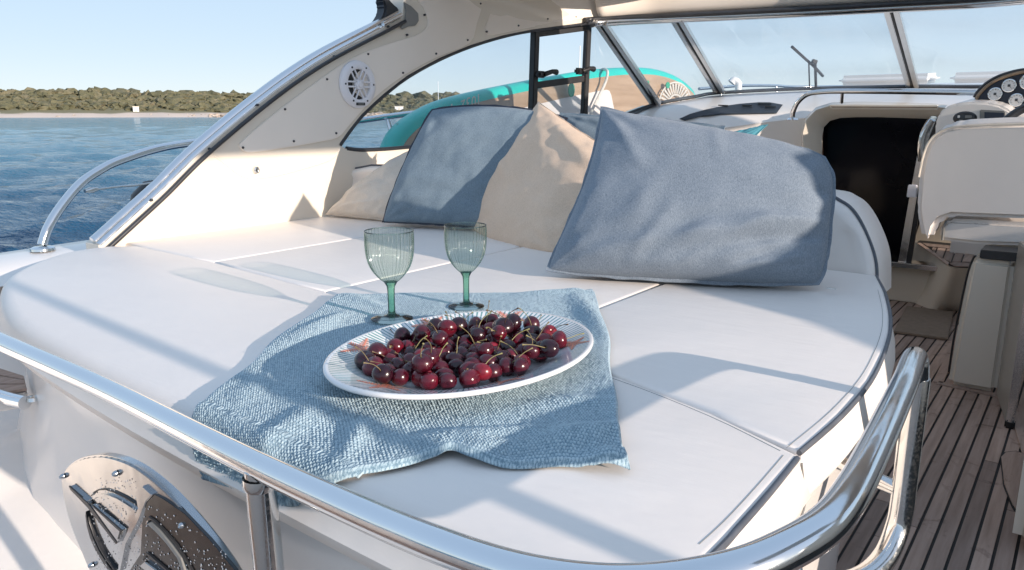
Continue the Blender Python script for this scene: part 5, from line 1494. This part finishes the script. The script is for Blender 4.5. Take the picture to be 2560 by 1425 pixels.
def stem_mesh(i):
    rnd = random.Random(i)
    L = rnd.uniform(0.020, 0.034); bend = rnd.uniform(0.006, 0.018) * rnd.choice((-1, 1))
    P = [Vector((0, 0, RC * 0.70)), Vector((bend * 0.1, 0.001, RC * 0.72 + L * 0.33)), Vector((bend * 0.45, 0.002, RC * 0.7 + L * 0.67)), Vector((bend, 0.0, RC * 0.7 + L))]
    pts2 = catmull(P, 4)
    V, F = tube_geo(pts2, [0.00055] * (len(pts2) - 2) + [0.0009, 0.0014], 6)
    me = bpy.data.meshes.new('cherry_stem'); me.from_pydata(V, [], F); me.update(); fix(me, True, 60)
    me.materials.append(MATS['cherry_stem'])
    return me
cms = [cherry_mesh(k) for k in range(3)]
shades = [('nearly black', (0.022, 0.0025, 0.008)), ('dark red', (0.060, 0.0035, 0.012)), ('deep crimson', (0.105, 0.0045, 0.015)), ('bright red', (0.19, 0.008, 0.020))]
tone = [random.choices(range(4), (4, 6, 4, 1))[0] for _ in balls]
stemmed = [i < len(spots) and random.random() < 0.8 for i in range(len(balls))]
# rows of the heap as one sees them, front to back, counted from the left
fwd_ = [-math.sin(YAW) * b.x + math.cos(YAW) * b.y for b in balls]; rgt_ = [math.cos(YAW) * b.x + math.sin(YAW) * b.y for b in balls]
order = sorted(range(len(spots)), key=lambda i: fwd_[i])
row_names = ['front row', 'second row', 'third row', 'fourth row', 'fifth row', 'back row']
ordinal = ['leftmost', 'second from left', 'third from left', 'fourth from left', 'fifth from left', 'sixth from left', 'seventh from left', 'eighth from left', 'ninth from left', 'tenth from left', 'eleventh from left', 'twelfth from left', 'thirteenth from left', 'rightmost']
cherry_label = ['dark cherry low in the heap between the others'] * len(balls)
per = -(-len(order) // 6)
for r_ in range(6):
    ids = sorted(order[r_ * per:(r_ + 1) * per], key=lambda i: rgt_[i])
    for k, i in enumerate(ids):
        w = 'rightmost' if k == len(ids) - 1 else ordinal[k]
        cherry_label[i] = f"{shades[tone[i]][0]} cherry {'with its stem' if stemmed[i] else 'without stem'}, {w} in the {row_names[r_]} of the heap"
sms = [stem_mesh(i) for i in range(7)]
stemless = 0
for i, p in enumerate(balls):
    o = empty('cherry', p - Vector((0, 0, RC)), cherry_label[i], 'cherry', 'cherries heaped on the platter')
    f = bpy.data.objects.new('flesh', cms[i % 3]); f.color = (*shades[tone[i]][1], 1); COL.objects.link(f); f.parent = o; f.location = (0, 0, RC)
    s = random.uniform(0.90, 1.10); f.scale = (s * random.uniform(0.94, 1.05), s * random.uniform(0.94, 1.05), s)
    up = i < len(spots)
    # stems mostly point up and towards the viewer on top, sideways below
    tilt_ = random.uniform(0.2, 1.5) if up else random.uniform(1.2, 2.4)
    az_ = random.uniform(0, 2 * math.pi)
    d_ = Vector((math.sin(tilt_) * math.cos(az_), math.sin(tilt_) * math.sin(az_), math.cos(tilt_)))
    rq = d_.to_track_quat('Z', 'Y')
    f.rotation_mode = 'QUATERNION'; f.rotation_quaternion = rq
    if stemmed[i]:
        st_ = bpy.data.objects.new('stem', sms[i % 7]); COL.objects.link(st_); st_.parent = o; st_.location = (0, 0, RC)
        st_.rotation_mode = 'QUATERNION'; st_.rotation_quaternion = rq

# --- two ribbed goblets
def goblet(px_base, z_base, rim_px, rim_w, label):
    b = onz(*px_base, z_base)
    depth_f = -math.sin(YAW) * b.x + math.cos(YAW) * b.y
    r_ = ray(rim_px[0], rim_px[1]); k = depth_f / (-math.sin(YAW) * r_.x + math.cos(YAW) * r_.y)
    top_z = CAM_Z + r_.z * k
    H = top_z - z_base
    R0 = rim_w / 2 / FPX * k * 1.0
    g = empty('goblet', b, label, 'glass', 'green goblets on the towel')
    bow = [(1.0, 1.00), (0.997, 0.93), (0.995, 0.86), (0.985, 0.79), (0.955, 0.72), (0.90, 0.655), (0.82, 0.60), (0.70, 0.545), (0.55, 0.495), (0.42, 0.458), (0.30, 0.430)]
    prof = [(R0 * r, z * H, 1 if 0.44 < z < 0.97 else 0.35) for r, z in bow] + [(R0 * 0.22, 0.428 * H, 0), (0.0001, H * 0.427, 0)]
    V, F = lathe_geo(prof, 36 * 8, b, 36, 0.034)
    mesh('bowl', V, F, 'goblet_clear', g, True, 75)
    tube('rim', [b + Vector((R0 * math.cos(t), R0 * math.sin(t), H)) for t in np.linspace(0, 2 * math.pi, 64)], 0.0009, 'goblet_foot', g, 0, 6)
    st = [(0.0001, 0.4265), (0.285, 0.4262), (0.235, 0.405), (0.175, 0.375), (0.155, 0.33), (0.148, 0.22), (0.150, 0.10), (0.165, 0.065), (0.225, 0.048), (0.34, 0.038), (0.60, 0.024), (0.86, 0.012), (0.885, 0.006), (0.86, 0.0), (0.0001, 0.0)]
    V, F = lathe_geo([(R0 * r, z * H) for r, z in st[:10]] + [(0.0001, 0.036 * H)], 40, b)
    mesh('stem', V, F, 'goblet_green', g, True, 60)
    V, F = lathe_geo([(0.0001, 0.0375 * H)] + [(R0 * r, z * H) for r, z in st[9:]], 40, b)
    mesh('foot', V, F, 'goblet_foot', g, True, 60)
goblet((980, 797), PAD_Z + 0.015, (980, 577), 121, 'green tinted ribbed goblet standing left of the other, nearer the platter')
goblet((1166, 766), PAD_Z + 0.015, (1159, 563), 104, 'green tinted ribbed goblet standing right, behind the platter')

# --- paddle board standing on edge on the side deck
XB = -2.50
up_ = [(985, 365), (1010, 325), (1060, 285), (1150, 245), (1330, 205), (1500, 175), (1600, 168), (1660, 172), (1710, 190), (1740, 215), (1750, 236)]
topc = [onx(*p, XB) for p in up_]
board = empty('paddle_board', (XB, 4.1, 1.45), 'turquoise and wood paddle board standing on edge outside the windows', 'paddle board')
axz = lambda f: 1.80 + 0.062 * (f - 4.1)
out_top = [Vector((XB, topc[0].y - 0.015, axz(topc[0].y) - 0.03))] + topc + [Vector((XB, 5.735, axz(5.735)))]
botc = [Vector((XB, p.y, 2 * axz(p.y) - p.z)) for p in topc[1:-1]][::-1]
loop_ = catmull(out_top + botc, 4, True)
poly2 = [(p.y, p.z) for p in loop_]
if sum((a[0] * b[1] - b[0] * a[1]) for a, b in zip(poly2, poly2[1:] + poly2[:1])) < 0: poly2 = poly2[::-1]
lean = 0.10
def bpt(q, x): return Vector((x - (q.y - 1.75) * lean, q.x, q.y))
rings = []
for d_, xo in ((0.055, -0.118), (0.02, -0.112), (0.0, -0.09), (-0.002, -0.06), (0.0, -0.030), (0.014, -0.008), (0.04, 0.0)):
    rings.append([bpt(q, XB + xo) for q in inset2(poly2, d_)])
loft('rail_body', rings, 'board_turquoise', board, closed=True, caps=True, angle=60)
def deckpoly(d_, y0=None, y1=None):
    out = []
    for q in inset2(poly2, d_):
        out.append(Vector((min(max(q.x, y0 or -9), y1 or 99), q.y)))
    return out
def flatpoly(name, P2, x, th, mat):
    P = []
    for q in P2:
        if not P or (bpt(q, x) - P[-1]).length > 1e-4: P.append(bpt(q, x))
    return prism(name, P, (th, 0, 0), mat, board, 0)
flatpoly('deck_wood', deckpoly(0.045), XB - 0.004, 0.007, 'board_wood')
padp = []
for q in inset2(poly2, 0.125):
    if 2.6 < q.x < 4.50: padp.append(q)
yc = max(q.x for q in padp); tops = [q for q in padp if q.x > 2.9]
flatpoly('traction_pad', rounded([(q.x, q.y) for q in padp], 0.04, 2), XB + 0.004, 0.005, 'board_pad')
# writing on the rail, upside down as the board stands
def words(txt, y_, z_, size, mat, parent, flip=True, x_=XB - 0.002, slope=0.12):
    cu = bpy.data.curves.new('lettering', 'FONT'); cu.body = txt; cu.size = size; cu.extrude = 0.0008; cu.align_x = 'CENTER'; cu.align_y = 'CENTER'
    to = bpy.data.objects.new('tmp', cu); COL.objects.link(to)
    bpy.context.view_layer.update()
    me = bpy.data.meshes.new_from_object(to.evaluated_get(bpy.context.evaluated_depsgraph_get()))
    bpy.data.objects.remove(to)
    # text plane: x runs along +Y (forward), y along +Z; turned by 180 degrees when flipped
    s = -1 if flip else 1
    M = Matrix(((0, 0, 1, x_), (s, 0, 0, y_), (0, s, 0, z_), (0, 0, 0, 1)))
    me.transform(M)
    for v in me.vertices:
        v.co.z += (v.co.y - y_) * slope
        v.co -= ORG[parent.name]
    me.update()
    return add('lettering', me, mat, parent)
p10 = onx(1188, 251, XB + 0.004); p32 = onx(1160, 261, XB + 0.004); p4 = onx(1132, 271, XB + 0.004)
words("10'", p10.y, p10.z, 0.075, 'board_print_white', board, x_=XB + 0.004, slope=0.30)
words('32"', p32.y, p32.z, 0.075, 'board_print_white', board, x_=XB + 0.004, slope=0.30)
words("4", p4.y, p4.z, 0.075, 'board_print_white', board, x_=XB + 0.004, slope=0.30)
def disc(name, px, py, r, mat, ex=1.0):
    c = onx(px, py, XB + 0.010)
    V, F = lathe_geo([(0.0001, 0.001), (r, 0.001), (r, -0.004)], 20)
    return mesh(name, [Vector((v.z + 0.006, v.x * ex, v.y)) + c for v in V], F, mat, board)
disc('maker_mark', 1427, 225, 0.040, 'board_print_green', 0.8)
disc('maker_mark', 1668, 213, 0.022, 'board_print_green', 1.4)
disc('maker_mark', 1618, 207, 0.015, 'board_print_green', 1.2)
# white printed fan with saw-tooth rays near the nose
c = onx(1688, 262, XB + 0.006)
VS, FS = [], []
for k in range(15):
    a0 = math.radians(8 + k * 11.5); a1 = a0 + math.radians(7)
    for r0_, r1_, wv2 in ((0.13, 0.24, 0.4),):
        o_ = len(VS)
        for r_, a in ((r0_, a0), (r1_, (a0 + a1) / 2 - 0.05), (r1_, (a0 + a1) / 2 + 0.05), (r0_, a1)):
            VS.append(c + Vector((0.004, r_ * 1.05 * math.cos(a), r_ * 0.62 * math.sin(a))))
        FS.append((o_, o_ + 1, o_ + 2, o_ + 3))
for r0_, r1_ in ((0.105, 0.125), (0.06, 0.075), (0.245, 0.262)):
    for k in range(30):
        a0 = math.pi * k / 30; a1 = math.pi * (k + 1) / 30; o_ = len(VS)
        for r_, a in ((r0_, a0), (r1_, a0), (r1_, a1), (r0_, a1)):
            VS.append(c + Vector((0.004, r_ * 1.05 * math.cos(a), r_ * 0.62 * math.sin(a))))
        FS.append((o_, o_ + 1, o_ + 2, o_ + 3))
mesh('printed_fan', VS, FS, 'board_print_white', board, False)
fb = onx(1020, 318, XB - 0.13); 
prism('fin', [onx(992, 309, XB - 0.07), onx(1000, 309, XB - 0.07), onx(1050, 317, XB - 0.07), onx(1050, 330, XB - 0.07), onx(1012, 322, XB - 0.07)], (-0.008, 0, 0), 'grey_plastic', board, 0.002)
tube('tie_rope', [onx(1500, 178, XB - 0.10), onx(1508, 173, XB - 0.05), onx(1515, 175, XB - 0.01), onx(1519, 182, XB + 0.022), onx(1514, 205, XB + 0.024), onx(1500, 235, XB + 0.026), onx(1478, 280, XB + 0.028), onx(1460, 330, XB + 0.03)], 0.009, 'rope_white', board, 4, 8)
